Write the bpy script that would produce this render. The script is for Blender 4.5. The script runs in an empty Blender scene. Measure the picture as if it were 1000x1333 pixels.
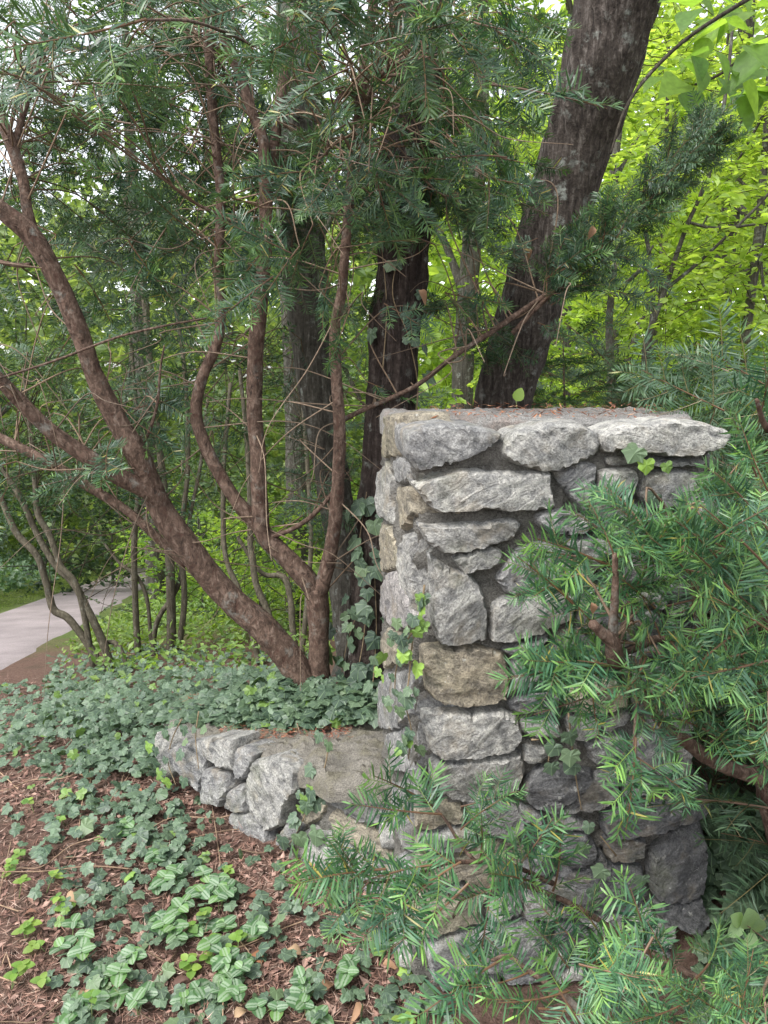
import bpy, math, random
import numpy as np
from mathutils import Vector, Matrix
from mathutils.geometry import delaunay_2d_cdt

R = math.radians
rng = np.random.default_rng(7)
random.seed(7)
scene = bpy.context.scene
col = scene.collection

# ------------------------------------------------------------------ camera
CAMZ, TILT, FPX = 1.65, R(10.8), 1001.7
cam_data = bpy.data.cameras.new('camera')
cam_data.sensor_fit = 'VERTICAL'
cam_data.sensor_height = 34.6
cam_data.lens = 26.0
cam_data.clip_start = 0.02
cam_data.clip_end = 600
cam = bpy.data.objects.new('camera', cam_data)
cam.location = (0, 0, CAMZ)
cam.rotation_euler = (R(90) - TILT, 0, 0)
col.objects.link(cam)
scene.camera = cam

# ------------------------------------------------------------------ sky, sun, exposure
SUN_EL, SUN_AZ = R(56), R(232)
world = bpy.data.worlds.new('World')
scene.world = world
world.use_nodes = True
wn, wl = world.node_tree.nodes, world.node_tree.links
wn.clear()
sky = wn.new('ShaderNodeTexSky')
sky.sky_type = 'NISHITA'
sky.sun_disc = False
sky.sun_elevation = SUN_EL
sky.sun_rotation = SUN_AZ
sky.air_density = 1.0
sky.dust_density = 1.5
sky.ozone_density = 1.0
hs = wn.new('ShaderNodeHueSaturation')
hs.inputs['Saturation'].default_value = 0.22
bg = wn.new('ShaderNodeBackground')
bg.inputs['Strength'].default_value = 0.15
wo = wn.new('ShaderNodeOutputWorld')
wl.new(sky.outputs[0], hs.inputs['Color'])
wl.new(hs.outputs[0], bg.inputs['Color'])
wl.new(bg.outputs[0], wo.inputs['Surface'])
sd = bpy.data.lights.new('sun', 'SUN')
sd.energy = 1.5
sd.angle = R(25)
sd.color = (1.0, 0.97, 0.92)
sun = bpy.data.objects.new('sun', sd)
# direction towards the sun
sdir = Vector((math.sin(SUN_AZ) * math.cos(SUN_EL), math.cos(SUN_AZ) * math.cos(SUN_EL), math.sin(SUN_EL)))
sun.rotation_euler = sdir.to_track_quat('Z', 'Y').to_euler()
sun.location = sdir * 30
col.objects.link(sun)
scene.view_settings.view_transform = 'Standard'
scene.view_settings.look = 'None'
scene.view_settings.gamma = 1.0
scene.view_settings.use_curve_mapping = False
scene.view_settings.exposure = 1.62
scene.cycles.max_bounces = 8
scene.cycles.diffuse_bounces = 4
scene.cycles.transmission_bounces = 4
scene.cycles.use_adaptive_sampling = True

# ------------------------------------------------------------------ pixel rays (photo 1000 x 1333)
CT, ST = math.cos(TILT), math.sin(TILT)
def ray(px, py):
    a, b = (px - 500) / FPX, (666.5 - py) / FPX
    return np.array([a, CT + b * ST, -ST + b * CT])
def at(px, py, Y):
    d = ray(px, py)
    s = Y / d[1]
    return np.array([d[0] * s, Y, CAMZ + d[2] * s])
def on_plane(px, py, o, n):
    d = ray(px, py)
    c = np.array([0, 0, CAMZ])
    s = np.dot(np.asarray(o) - c, n) / np.dot(d, n)
    return c + d * s
def project(p):
    """points (N,3) -> photo pixels and depth"""
    p = np.atleast_2d(p)
    x, y, z = p[:, 0], p[:, 1], p[:, 2] - CAMZ
    dep = y * CT - z * ST
    up = y * ST + z * CT
    return 500 + FPX * x / dep, 666.5 - FPX * up / dep, dep

# ------------------------------------------------------------------ noise
def _hash(ix, iy, iz, seed):
    h = (ix.astype(np.int64) * 374761393 + iy.astype(np.int64) * 668265263 + iz.astype(np.int64) * 2147483647 + seed * 1274126177) & 0xFFFFFFFF
    h = ((h ^ (h >> 13)) * 1274126177) & 0xFFFFFFFF
    h = h ^ (h >> 16)
    return (h & 0xFFFFFF) / float(0xFFFFFF)
def vnoise(p, seed=0):
    p = np.asarray(p, float)
    i = np.floor(p).astype(np.int64)
    f = p - i
    f = f * f * (3 - 2 * f)
    out = 0
    for dx in (0, 1):
        wx = f[:, 0] if dx else 1 - f[:, 0]
        for dy in (0, 1):
            wy = f[:, 1] if dy else 1 - f[:, 1]
            for dz in (0, 1):
                wz = f[:, 2] if dz else 1 - f[:, 2]
                out = out + wx * wy * wz * _hash(i[:, 0] + dx, i[:, 1] + dy, i[:, 2] + dz, seed)
    return out * 2 - 1
def fbm(p, octaves=3, seed=0):
    p = np.asarray(p, float)
    a, s, o = 1.0, 0, 0
    for k in range(octaves):
        o = o + a * vnoise(p * (2.03 ** k), seed + k * 17)
        s += a
        a *= 0.5
    return o / s
def sstep(a, b, x):
    t = np.clip((x - a) / (b - a), 0, 1)
    return t * t * (3 - 2 * t)

# ------------------------------------------------------------------ mesh collector
class MB:
    def __init__(s):
        s.v, s.f3, s.f4, s.c, s.uv, s.n = [], [], [], [], [], 0
    def add(s, V, tris=None, quads=None, c=(1, 1, 1), uv=None):
        V = np.asarray(V, float).reshape(-1, 3)
        if tris is not None and len(tris):
            s.f3.append(np.asarray(tris, int).reshape(-1, 3) + s.n)
        if quads is not None and len(quads):
            s.f4.append(np.asarray(quads, int).reshape(-1, 4) + s.n)
        c = np.asarray(c, float)
        if c.ndim == 1:
            c = np.tile(c, (len(V), 1))
        s.v.append(V)
        s.c.append(c)
        s.uv.append(np.zeros((len(V), 2)) if uv is None else np.asarray(uv, float))
        s.n += len(V)
    def arrays(s):
        V = np.concatenate(s.v) if s.v else np.zeros((0, 3))
        T = np.concatenate(s.f3) if s.f3 else np.zeros((0, 3), int)
        Q = np.concatenate(s.f4) if s.f4 else np.zeros((0, 4), int)
        C = np.concatenate(s.c) if s.c else np.zeros((0, 3))
        U = np.concatenate(s.uv) if s.uv else np.zeros((0, 2))
        return V, T, Q, C, U
    def mesh(s, name, mat, origin=(0, 0, 0), smooth=True, sharp=None):
        V, T, Q, C, U = s.arrays()
        me = bpy.data.meshes.new(name)
        nv, nt, nq = len(V), len(T), len(Q)
        me.vertices.add(nv)
        me.vertices.foreach_set('co', (V - np.asarray(origin)).astype(np.float32).ravel())
        li = np.concatenate([T.ravel(), Q.ravel()]).astype(np.int32)
        me.loops.add(len(li))
        me.loops.foreach_set('vertex_index', li)
        me.polygons.add(nt + nq)
        st = np.concatenate([np.arange(nt) * 3, nt * 3 + np.arange(nq) * 4]).astype(np.int32)
        me.polygons.foreach_set('loop_start', st)
        me.update(calc_edges=True)
        me.polygons.foreach_set('use_smooth', np.full(nt + nq, smooth))
        ca = me.attributes.new('Col', 'FLOAT_COLOR', 'POINT')
        ca.data.foreach_set('color', np.concatenate([C, np.ones((nv, 1))], 1).astype(np.float32).ravel())
        if np.any(U):
            ul = me.uv_layers.new(name='UVMap')
            ul.data.foreach_set('uv', U[li].astype(np.float32).ravel())
        me.materials.append(mat)
        me.validate()
        if sharp is not None:
            me.set_sharp_from_angle(angle=R(sharp))
        return me

def setp(o, label=None, cat=None, group=None, kind=None):
    if label: o['label'] = label
    if cat: o['category'] = cat
    if group: o['group'] = group
    if kind: o['kind'] = kind
    return o
def link(name, me, parent=None):
    o = bpy.data.objects.new(name, me)
    col.objects.link(o)
    if parent is not None:
        o.parent = parent
    return o
def thing(name, label, cat, loc=(0, 0, 0), group=None):
    o = bpy.data.objects.new(name, None)
    o.empty_display_size = 0.1
    o.location = loc
    col.objects.link(o)
    return setp(o, label, cat, group, 'thing')
def part(name, mb, mat, parent, smooth=True, sharp=None, kind=None, base=(0, 0, 0)):
    """mesh in world coordinates under a thing that is only translated"""
    o = link(name, mb.mesh(name, mat, np.asarray(parent.location) + np.asarray(base), smooth, sharp), parent)
    if kind: o['kind'] = kind
    return o

# ------------------------------------------------------------------ materials
def new_mat(name):
    m = bpy.data.materials.new(name)
    m.use_nodes = True
    nt = m.node_tree
    nt.nodes.clear()
    return m, nt
def N(nt, t, **kw):
    n = nt.nodes.new(t)
    for k, v in kw.items():
        if hasattr(n, k):
            setattr(n, k, v)
        else:
            n.inputs[k.replace('_', ' ')].default_value = v
    return n
def ramp(nt, stops, fac=None):
    r = nt.nodes.new('ShaderNodeValToRGB')
    e = r.color_ramp.elements
    while len(e) > len(stops):
        e.remove(e[-1])
    while len(e) < len(stops):
        e.new(0.5)
    for k, (p, c) in enumerate(stops):
        e[k].position = p
        e[k].color = (*c, 1) if len(c) == 3 else c
    if fac is not None:
        nt.links.new(fac, r.inputs[0])
    return r
def mixc(nt, a, b, fac, mode='MIX'):
    m = nt.nodes.new('ShaderNodeMix')
    m.data_type = 'RGBA'
    m.blend_type = mode
    for s, v in ((m.inputs[0], fac), (m.inputs[6], a), (m.inputs[7], b)):
        if hasattr(v, 'is_linked'):
            nt.links.new(v, s)
        else:
            s.default_value = v if isinstance(v, float) else (*v, 1)
    return m.outputs[2]
def mathn(nt, op, a, b=0.0):
    m = nt.nodes.new('ShaderNodeMath')
    m.operation = op
    for s, v in ((m.inputs[0], a), (m.inputs[1], b)):
        if hasattr(v, 'is_linked'):
            nt.links.new(v, s)
        else:
            s.default_value = v
    return m.outputs[0]
def maprange(nt, v, a, b, c=0.0, d=1.0):
    m = nt.nodes.new('ShaderNodeMapRange')
    nt.links.new(v, m.inputs[0])
    for k, q in zip((1, 2, 3, 4), (a, b, c, d)):
        m.inputs[k].default_value = q
    return m.outputs[0]
def noise(nt, vec, scale, detail=4.0, rough=0.55, dist=0.0):
    n = nt.nodes.new('ShaderNodeTexNoise')
    n.inputs['Scale'].default_value = scale
    n.inputs['Detail'].default_value = detail
    n.inputs['Roughness'].default_value = rough
    n.inputs['Distortion'].default_value = dist
    if vec is not None:
        nt.links.new(vec, n.inputs['Vector'])
    return n.outputs[0]
def bump(nt, h, strength, dist, prev=None):
    b = nt.nodes.new('ShaderNodeBump')
    b.inputs['Strength'].default_value = strength
    b.inputs['Distance'].default_value = dist
    nt.links.new(h, b.inputs['Height'])
    if prev is not None:
        nt.links.new(prev, b.inputs['Normal'])
    return b.outputs[0]
def finish(nt, color, rough=0.8, normal=None, spec=0.5, trans=0.0, tcol=None):
    b = nt.nodes.new('ShaderNodeBsdfPrincipled')
    out = nt.nodes.new('ShaderNodeOutputMaterial')
    for s, v in ((b.inputs['Base Color'], color), (b.inputs['Roughness'], rough)):
        if hasattr(v, 'is_linked'):
            nt.links.new(v, s)
        else:
            s.default_value = v if not isinstance(v, tuple) else (*v, 1)
    b.inputs['Specular IOR Level'].default_value = spec
    if normal is not None:
        nt.links.new(normal, b.inputs['Normal'])
    if trans > 0:
        t = nt.nodes.new('ShaderNodeBsdfTranslucent')
        nt.links.new(tcol if tcol is not None else color, t.inputs[0])
        mx = nt.nodes.new('ShaderNodeMixShader')
        mx.inputs[0].default_value = trans
        nt.links.new(b.outputs[0], mx.inputs[1])
        nt.links.new(t.outputs[0], mx.inputs[2])
        nt.links.new(mx.outputs[0], out.inputs[0])
    else:
        nt.links.new(b.outputs[0], out.inputs[0])
def attr(nt):
    a = nt.nodes.new('ShaderNodeAttribute')
    a.attribute_name = 'Col'
    return a.outputs['Color']

def mat_leaf(name, rough=0.45, trans=0.3, tgain=(1.5, 1.6, 0.7), var=0.0, under=0.0, veins=None, spec=0.5, nscale=60):
    m, nt = new_mat(name)
    c = attr(nt)
    tc = nt.nodes.new('ShaderNodeTexCoord')
    if var:
        oi = nt.nodes.new('ShaderNodeObjectInfo')
        rr = ramp(nt, [(0.0, (1 - var, 1 - var, 1 - var * 0.8)), (0.55, (1, 1, 1)), (1.0, (1 + var, 1 + var * 0.8, 1 - var * 0.3))], oi.outputs['Random'])
        c = mixc(nt, c, rr.outputs[0], 1.0, 'MULTIPLY')
    nz = noise(nt, tc.outputs['Object'], nscale, 2)
    nr = ramp(nt, [(0.3, (0.78, 0.78, 0.78)), (0.7, (1.2, 1.2, 1.2))], nz)
    c = mixc(nt, c, nr.outputs[0], 1.0, 'MULTIPLY')
    if veins == 'ivy':
        uv = nt.nodes.new('ShaderNodeSeparateXYZ')
        nt.links.new(tc.outputs['UV'], uv.inputs[0])
        x = mathn(nt, 'SUBTRACT', uv.outputs[0], 0.5)
        a = mathn(nt, 'ARCTAN2', x, uv.outputs[1])
        s = mathn(nt, 'ABSOLUTE', mathn(nt, 'SINE', mathn(nt, 'MULTIPLY', a, 4.6)))
        v = maprange(nt, s, 0.05, 0.22, 0.55, 0.0)
        c = mixc(nt, c, (0.22, 0.32, 0.17), v)
    if veins == 'nettle':
        uv = nt.nodes.new('ShaderNodeSeparateXYZ')
        nt.links.new(tc.outputs['UV'], uv.inputs[0])
        x = mathn(nt, 'ABSOLUTE', mathn(nt, 'SUBTRACT', uv.outputs[0], 0.5))
        nn = noise(nt, tc.outputs['UV'], 9, 2)
        x2 = mathn(nt, 'ADD', x, mathn(nt, 'MULTIPLY', mathn(nt, 'SUBTRACT', nn, 0.5), 0.16))
        f1 = maprange(nt, x2, 0.02, 0.06, 0.0, 1.0)
        f2 = maprange(nt, x2, 0.16, 0.24, 1.0, 0.0)
        f = mathn(nt, 'MULTIPLY', mathn(nt, 'MULTIPLY', f1, f2), 0.52)
        c = mixc(nt, c, (0.34, 0.42, 0.31), f)
    if under:
        g = nt.nodes.new('ShaderNodeNewGeometry')
        pale = mixc(nt, c, (0.10, 0.16, 0.09), under)
        c = mixc(nt, c, pale, g.outputs['Backfacing'])
    tcl = mixc(nt, c, tgain, 1.0, 'MULTIPLY')
    finish(nt, c, rough, None, spec, trans, tcl)
    return m

def mat_bark(name, c0, c1, c2, vscale=(14, 14, 3), lichen=0.0, bumpd=0.008, flake=False):
    m, nt = new_mat(name)
    tc = nt.nodes.new('ShaderNodeTexCoord')
    mp = nt.nodes.new('ShaderNodeMapping')
    mp.inputs['Scale'].default_value = vscale
    nt.links.new(tc.outputs['Object'], mp.inputs[0])
    n1 = noise(nt, mp.outputs[0], 2.2, 6, 0.65, 0.6)
    n2 = noise(nt, tc.outputs['Object'], 55, 5, 0.7)
    n3 = noise(nt, tc.outputs['Object'], 7, 3, 0.5)
    h = mathn(nt, 'ADD', mathn(nt, 'MULTIPLY', n1, 0.7), mathn(nt, 'MULTIPLY', n2, 0.35))
    r = ramp(nt, [(0.36, c0), (0.55, c1), (0.74, c2)], h)
    c = r.outputs[0]
    if flake:
        fl = noise(nt, mp.outputs[0], 0.9, 5, 0.7, 1.5)
        c = mixc(nt, c, (0.19, 0.125, 0.095), maprange(nt, fl, 0.53, 0.62, 0.0, 0.75))
        c = mixc(nt, c, (0.075, 0.038, 0.028), maprange(nt, fl, 0.46, 0.38, 0.0, 0.6))
        h = mathn(nt, 'ADD', h, mathn(nt, 'MULTIPLY', fl, 0.9))
    if lichen:
        lm = maprange(nt, noise(nt, tc.outputs['Object'], 16, 6, 0.7), 0.56, 0.66, 0.0, lichen)
        lm = mathn(nt, 'MULTIPLY', lm, maprange(nt, n3, 0.42, 0.6, 0.0, 1.0))
        c = mixc(nt, c, (0.30, 0.32, 0.29), lm)
    at_ = attr(nt)
    c = mixc(nt, c, at_, 1.0, 'MULTIPLY')
    finish(nt, c, 0.9, bump(nt, h, 1.0, bumpd), 0.2)
    return m

def mat_stone():
    m, nt = new_mat('gneiss_stone')
    tc = nt.nodes.new('ShaderNodeTexCoord')
    oi = nt.nodes.new('ShaderNodeObjectInfo')
    rnd = oi.outputs['Random']
    off = nt.nodes.new('ShaderNodeCombineXYZ')
    for k, s in enumerate((37.0, 71.0, 113.0)):
        nt.links.new(mathn(nt, 'MULTIPLY', rnd, s), off.inputs[k])
    ang = nt.nodes.new('ShaderNodeCombineXYZ')
    nt.links.new(mathn(nt, 'MULTIPLY', mathn(nt, 'SUBTRACT', mathn(nt, 'FRACT', mathn(nt, 'MULTIPLY', rnd, 17.3)), 0.5), 1.9), ang.inputs[1])
    mp = nt.nodes.new('ShaderNodeMapping')
    nt.links.new(tc.outputs['Object'], mp.inputs[0])
    nt.links.new(off.outputs[0], mp.inputs[1])
    nt.links.new(ang.outputs[0], mp.inputs[2])
    v = mp.outputs[0]
    ms = nt.nodes.new('ShaderNodeMapping')
    ms.inputs['Scale'].default_value = (6, 6, 17)
    nt.links.new(v, ms.inputs[0])
    strata = noise(nt, ms.outputs[0], 2.0, 7, 0.68, 0.9)
    blotch = noise(nt, v, 11, 4, 0.6, 0.4)
    grain = noise(nt, v, 190, 3, 0.8)
    mid = noise(nt, v, 55, 5, 0.75)
    s = mathn(nt, 'ADD', mathn(nt, 'MULTIPLY', strata, 0.6), mathn(nt, 'MULTIPLY', mid, 0.45))
    r = ramp(nt, [(0.32, (0.05, 0.052, 0.056)), (0.46, (0.18, 0.18, 0.18)), (0.58, (0.33, 0.325, 0.31)), (0.74, (0.52, 0.51, 0.48))], s)
    g = ramp(nt, [(0.32, (0.35, 0.35, 0.35)), (0.5, (1, 1, 1)), (0.68, (1.5, 1.5, 1.48))], grain)
    c = mixc(nt, r.outputs[0], g.outputs[0], 0.8, 'MULTIPLY')
    c = mixc(nt, c, attr(nt), 1.0, 'MULTIPLY')
    # tan staining and dark grime with a shape of their own
    tan = maprange(nt, blotch, 0.54, 0.68, 0.0, 0.42)
    c = mixc(nt, c, (0.30, 0.245, 0.165), tan)
    dk = maprange(nt, noise(nt, v, 18, 6, 0.7), 0.56, 0.70, 0.0, 0.75)
    c = mixc(nt, c, (0.055, 0.055, 0.052), dk)
    gr = maprange(nt, noise(nt, tc.outputs['Object'], 6, 5, 0.65), 0.54, 0.68, 0.0, 0.35)
    c = mixc(nt, c, (0.13, 0.14, 0.075), gr)
    li = maprange(nt, noise(nt, v, 42, 4, 0.6), 0.635, 0.69, 0.0, 0.55)
    c = mixc(nt, c, (0.5, 0.5, 0.46), li)
    h = mathn(nt, 'ADD', mathn(nt, 'MULTIPLY', strata, 0.9), mathn(nt, 'ADD', mathn(nt, 'MULTIPLY', mid, 0.55), mathn(nt, 'MULTIPLY', grain, 0.22)))
    finish(nt, c, 0.85, bump(nt, h, 1.0, 0.016), 0.3)
    return m
def mat_mortar(name, lo, hi, scale=60, warm=None):
    m, nt = new_mat(name)
    tc = nt.nodes.new('ShaderNodeTexCoord')
    n1 = noise(nt, tc.outputs['Object'], scale, 6, 0.75)
    n2 = noise(nt, tc.outputs['Object'], 7, 4, 0.6)
    n4 = noise(nt, tc.outputs['Object'], 260, 2, 0.6)
    c = ramp(nt, [(0.3, lo), (0.7, hi)], mathn(nt, 'ADD', mathn(nt, 'MULTIPLY', n1, 0.6), mathn(nt, 'MULTIPLY', n2, 0.4))).outputs[0]
    if warm:
        c = mixc(nt, c, warm, maprange(nt, noise(nt, tc.outputs['Object'], 13, 5, 0.6), 0.48, 0.62, 0.0, 0.55))
    c = mixc(nt, c, ramp(nt, [(0.35, (0.55, 0.55, 0.55)), (0.65, (1.3, 1.3, 1.3))], n4).outputs[0], 0.8, 'MULTIPLY')
    h = mathn(nt, 'ADD', n1, mathn(nt, 'MULTIPLY', n4, 0.4))
    finish(nt, c, 0.92, bump(nt, h, 1.0, 0.022), 0.2)
    return m
def mat_ground():
    m, nt = new_mat('mulch_soil')
    tc = nt.nodes.new('ShaderNodeTexCoord')
    o = tc.outputs['Object']
    n1 = noise(nt, o, 3.0, 5, 0.6)
    n2 = noise(nt, o, 45, 6, 0.75, 0.8)
    n3 = noise(nt, o, 160, 3, 0.7)
    c = ramp(nt, [(0.28, (0.05, 0.030, 0.023)), (0.45, (0.14, 0.085, 0.066)), (0.62, (0.24, 0.155, 0.125)), (0.8, (0.36, 0.26, 0.215))], mathn(nt, 'ADD', mathn(nt, 'MULTIPLY', n2, 0.65), mathn(nt, 'MULTIPLY', n3, 0.35))).outputs[0]
    c = mixc(nt, c, (0.09, 0.075, 0.05), maprange(nt, n1, 0.5, 0.65, 0.0, 0.45))
    # turns green where the woodland floor begins
    sep = nt.nodes.new('ShaderNodeSeparateXYZ')
    nt.links.new(o, sep.inputs[0])
    gf = maprange(nt, mathn(nt, 'ADD', sep.outputs[1], mathn(nt, 'MULTIPLY', n1, 2.0)), 8.5, 10.0, 0.0, 0.8)
    gc = ramp(nt, [(0.3, (0.05, 0.09, 0.02)), (0.7, (0.16, 0.24, 0.06))], n2).outputs[0]
    c = mixc(nt, c, gc, gf)
    finish(nt, c, 0.95, bump(nt, mathn(nt, 'ADD', n2, mathn(nt, 'MULTIPLY', n3, 0.4)), 1.0, 0.03), 0.15)
    return m
def mat_lane():
    m, nt = new_mat('worn_asphalt')
    tc = nt.nodes.new('ShaderNodeTexCoord')
    o = tc.outputs['Object']
    n1 = noise(nt, o, 1.5, 5, 0.6)
    n2 = noise(nt, o, 120, 3, 0.7)
    c = ramp(nt, [(0.3, (0.19, 0.165, 0.168)), (0.7, (0.31, 0.27, 0.275))], n1).outputs[0]
    c = mixc(nt, c, ramp(nt, [(0.35, (0.6, 0.6, 0.6)), (0.65, (1.35, 1.3, 1.3))], n2).outputs[0], 0.7, 'MULTIPLY')
    c = mixc(nt, c, (0.2, 0.13, 0.09), maprange(nt, noise(nt, o, 26, 5, 0.8), 0.62, 0.7, 0.0, 0.5))
    finish(nt, c, 0.85, bump(nt, n2, 0.6, 0.006), 0.3)
    return m
def mat_plain(name, rough=0.8, spec=0.3, trans=0.0):
    m, nt = new_mat(name)
    c = attr(nt)
    tc = nt.nodes.new('ShaderNodeTexCoord')
    c = mixc(nt, c, ramp(nt, [(0.3, (0.7, 0.7, 0.7)), (0.7, (1.25, 1.25, 1.25))], noise(nt, tc.outputs['Object'], 90, 3)).outputs[0], 1.0, 'MULTIPLY')
    finish(nt, c, rough, None, spec, trans)
    return m

M = {}
M['stone'] = mat_stone()
M['mortar'] = mat_mortar('lime_mortar', (0.09, 0.085, 0.076), (0.30, 0.285, 0.255))
M['concrete'] = mat_mortar('weathered_concrete', (0.20, 0.195, 0.185), (0.44, 0.425, 0.40), 34, (0.29, 0.22, 0.185))
M['wallcap'] = mat_mortar('mossy_concrete', (0.15, 0.14, 0.12), (0.33, 0.305, 0.265), 26, (0.17, 0.155, 0.10))
M['ground'] = mat_ground()
M['lane'] = mat_lane()
M['yew'] = mat_leaf('yew_needles', 0.42, 0.22, (1.5, 1.6, 0.8), 0.18, 0.4, spec=0.5, nscale=25)
M['ivy'] = mat_leaf('ivy_leaf', 0.5, 0.18, (1.5, 1.7, 0.6), 0.28, 0.4, 'ivy', spec=0.5)
M['nettle'] = mat_leaf('nettle_leaf', 0.5, 0.25, (1.4, 1.6, 0.6), 0.25, 0.3, 'nettle')
M['soft'] = mat_leaf('soft_leaf', 0.5, 0.4, (1.5, 1.55, 0.6), 0.15, 0.2)
M['shrub'] = mat_leaf('shrub_leaf', 0.42, 0.35, (1.5, 1.5, 0.6), 0.1, 0.3)
M['bright'] = mat_leaf('woodland_leaf', 0.5, 0.6, (1.8, 1.7, 0.75), 0.1, 0.1, nscale=6)
M['yewbark'] = mat_bark('yew_bark', (0.026, 0.018, 0.014), (0.110, 0.073, 0.055), (0.30, 0.225, 0.18), (22, 22, 12), 0.45, 0.010, True)
M['darkbark'] = mat_bark('furrowed_bark', (0.010, 0.008, 0.007), (0.046, 0.034, 0.029), (0.13, 0.105, 0.092), (26, 26, 3.2), 0.75, 0.03)
M['leanbark'] = mat_bark('ridged_bark', (0.014, 0.011, 0.010), (0.070, 0.057, 0.049), (0.22, 0.195, 0.175), (26, 26, 3.2), 0.85, 0.03)
M['greybark'] = mat_bark('lichen_bark', (0.025, 0.022, 0.018), (0.085, 0.078, 0.064), (0.22, 0.21, 0.18), (22, 22, 3.2), 0.9, 0.02)
M['shrubbark'] = mat_bark('shrub_bark', (0.03, 0.026, 0.018), (0.085, 0.074, 0.052), (0.18, 0.16, 0.12), (22, 22, 6), 0.3, 0.004)
M['twig'] = mat_plain('twig', 0.8, 0.25)
M['dead'] = mat_plain('dead_leaf', 0.7, 0.3, 0.15)
M['litter'] = mat_plain('litter', 0.9, 0.15)

# ------------------------------------------------------------------ terrain
LD = np.array([-0.168, 0.986])                    # lane heading
LN0 = np.array([-3.45, 6.5])                      # a point of its kerbless inner edge
WA, WB = np.array([0.02, 2.18]), np.array([-0.74, 2.72])    # foot of the low wall's face
wdir = (WB - WA) / np.linalg.norm(WB - WA)
wback = np.array([-wdir[1], wdir[0]])
if wback[1] < 0: wback = -wback
LANE_W = 1.9
def lane_plane(x, y):
    s = (x - LN0[0]) * LD[0] + (y - LN0[1]) * LD[1]
    return -1.1 - 0.205 * np.clip(s, -6, 26)
def H(x, y):
    x, y = np.asarray(x, float), np.asarray(y, float)
    left = sstep(-0.5, -2.4, x)
    near = -0.16 * np.maximum(0, y - 2.2) * left
    s = (x - WA[0]) * wback[0] + (y - WA[1]) * wback[1]
    al = (x - WA[0]) * wdir[0] + (y - WA[1]) * wdir[1]
    bank = 0.30 * sstep(0.10, 0.40, s) * sstep(1.75, 0.75, al)
    near = near + bank
    cross = (x - LN0[0]) * LD[1] - (y - LN0[1]) * LD[0]     # + right of the inner edge
    lp = lane_plane(x, y) + 0.16 * np.maximum(0, -cross - LANE_W - 0.3) + 0.02 * np.maximum(0, cross)
    far = lp + (-0.3 - 0.02 * y - lp) * sstep(-1.0, 2.0, x)
    w = sstep(2.6, 6.4, y)
    z = near * (1 - w) + far * w
    return z
def on_grounds(px, py, lift):
    px, py, lift = (np.asarray(a, float) for a in (px, py, lift))
    a, b = (px - 500) / FPX, (666.5 - py) / FPX
    d = np.stack([a, CT + b * ST, -ST + b * CT], 1)
    ts_ = .5 * 1.035 ** np.arange(140)
    Pm = d[:, None, :] * ts_[None, :, None]
    under = Pm[..., 2] + CAMZ < H(Pm[..., 0], Pm[..., 1]) + lift[:, None]
    k_ = np.where(under.any(1), under.argmax(1), len(ts_) - 1)
    lo_, hi_ = ts_[np.maximum(k_ - 1, 0)], ts_[k_]
    for _ in range(14):
        m_ = (lo_ + hi_) / 2
        p = d * m_[:, None]
        u = p[:, 2] + CAMZ < H(p[:, 0], p[:, 1]) + lift
        hi_ = np.where(u, m_, hi_); lo_ = np.where(u, lo_, m_)
    return d * hi_[:, None] + np.array([0, 0, CAMZ])
def on_ground(px, py, lift=0.0):
    return on_grounds([px], [py], [lift])[0]
def grid_sheet(xs, ys, zf):
    X, Y = np.meshgrid(xs, ys)
    V = np.stack([X.ravel(), Y.ravel(), zf(X.ravel(), Y.ravel())], 1)
    nx, ny = len(xs), len(ys)
    i = np.arange(nx * ny).reshape(ny, nx)
    Q = np.stack([i[:-1, :-1].ravel(), i[:-1, 1:].ravel(), i[1:, 1:].ravel(), i[1:, :-1].ravel()], 1)
    return V, Q
gx = np.concatenate([np.linspace(-150, -8, 30), np.linspace(-7.9, 4, 220), np.linspace(4.1, 150, 40)])
gy = np.concatenate([np.linspace(-60, 0.2, 20), np.linspace(0.25, 12, 240), np.linspace(12.1, 45, 150), np.linspace(46, 250, 40)])
def hrel(x, y):
    p = np.stack([x * 9, y * 9, x * 0], 1)
    near = sstep(9, 5, y) * sstep(-0.5, 0.5, y) * sstep(0.0, 0.5, (x - LN0[0]) * LD[1] - (y - LN0[1]) * LD[0])
    return H(x, y) + near * (0.012 * fbm(p, 3) + 0.008 * fbm(p * 3.7, 2, 5))
V, Q = grid_sheet(gx, gy, hrel)
mb = MB(); mb.add(V, quads=Q)
setp(link('ground', mb.mesh('ground', M['ground'])), kind='structure')
# driveway: a strip that follows the ground
ss = np.linspace(-12, 30, 170)
cs = np.linspace(0, 1, 14)
S, Cc = np.meshgrid(ss, cs)
edge = 0.09 * fbm(np.stack([ss * 1.7, ss * 0, ss * 0], 1), 3, 3)
inner = np.tile(edge, (len(cs), 1)) * (1 - Cc)
off = -(Cc * LANE_W) + inner
LX = LN0[0] + LD[0] * S + LD[1] * off
LY = LN0[1] + LD[1] * S - LD[0] * off
LZ = H(LX, LY) + 0.012
LZ[0] -= .05; LZ[-1] -= .05
V = np.stack([LX.ravel(), LY.ravel(), LZ.ravel()], 1)
i = np.arange(V.shape[0]).reshape(len(cs), len(ss))
Q = np.stack([i[:-1, :-1].ravel(), i[1:, :-1].ravel(), i[1:, 1:].ravel(), i[:-1, 1:].ravel()], 1)
mb = MB(); mb.add(V, quads=Q)
setp(link('driveway', mb.mesh('driveway', M['lane'])), kind='structure')

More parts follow.
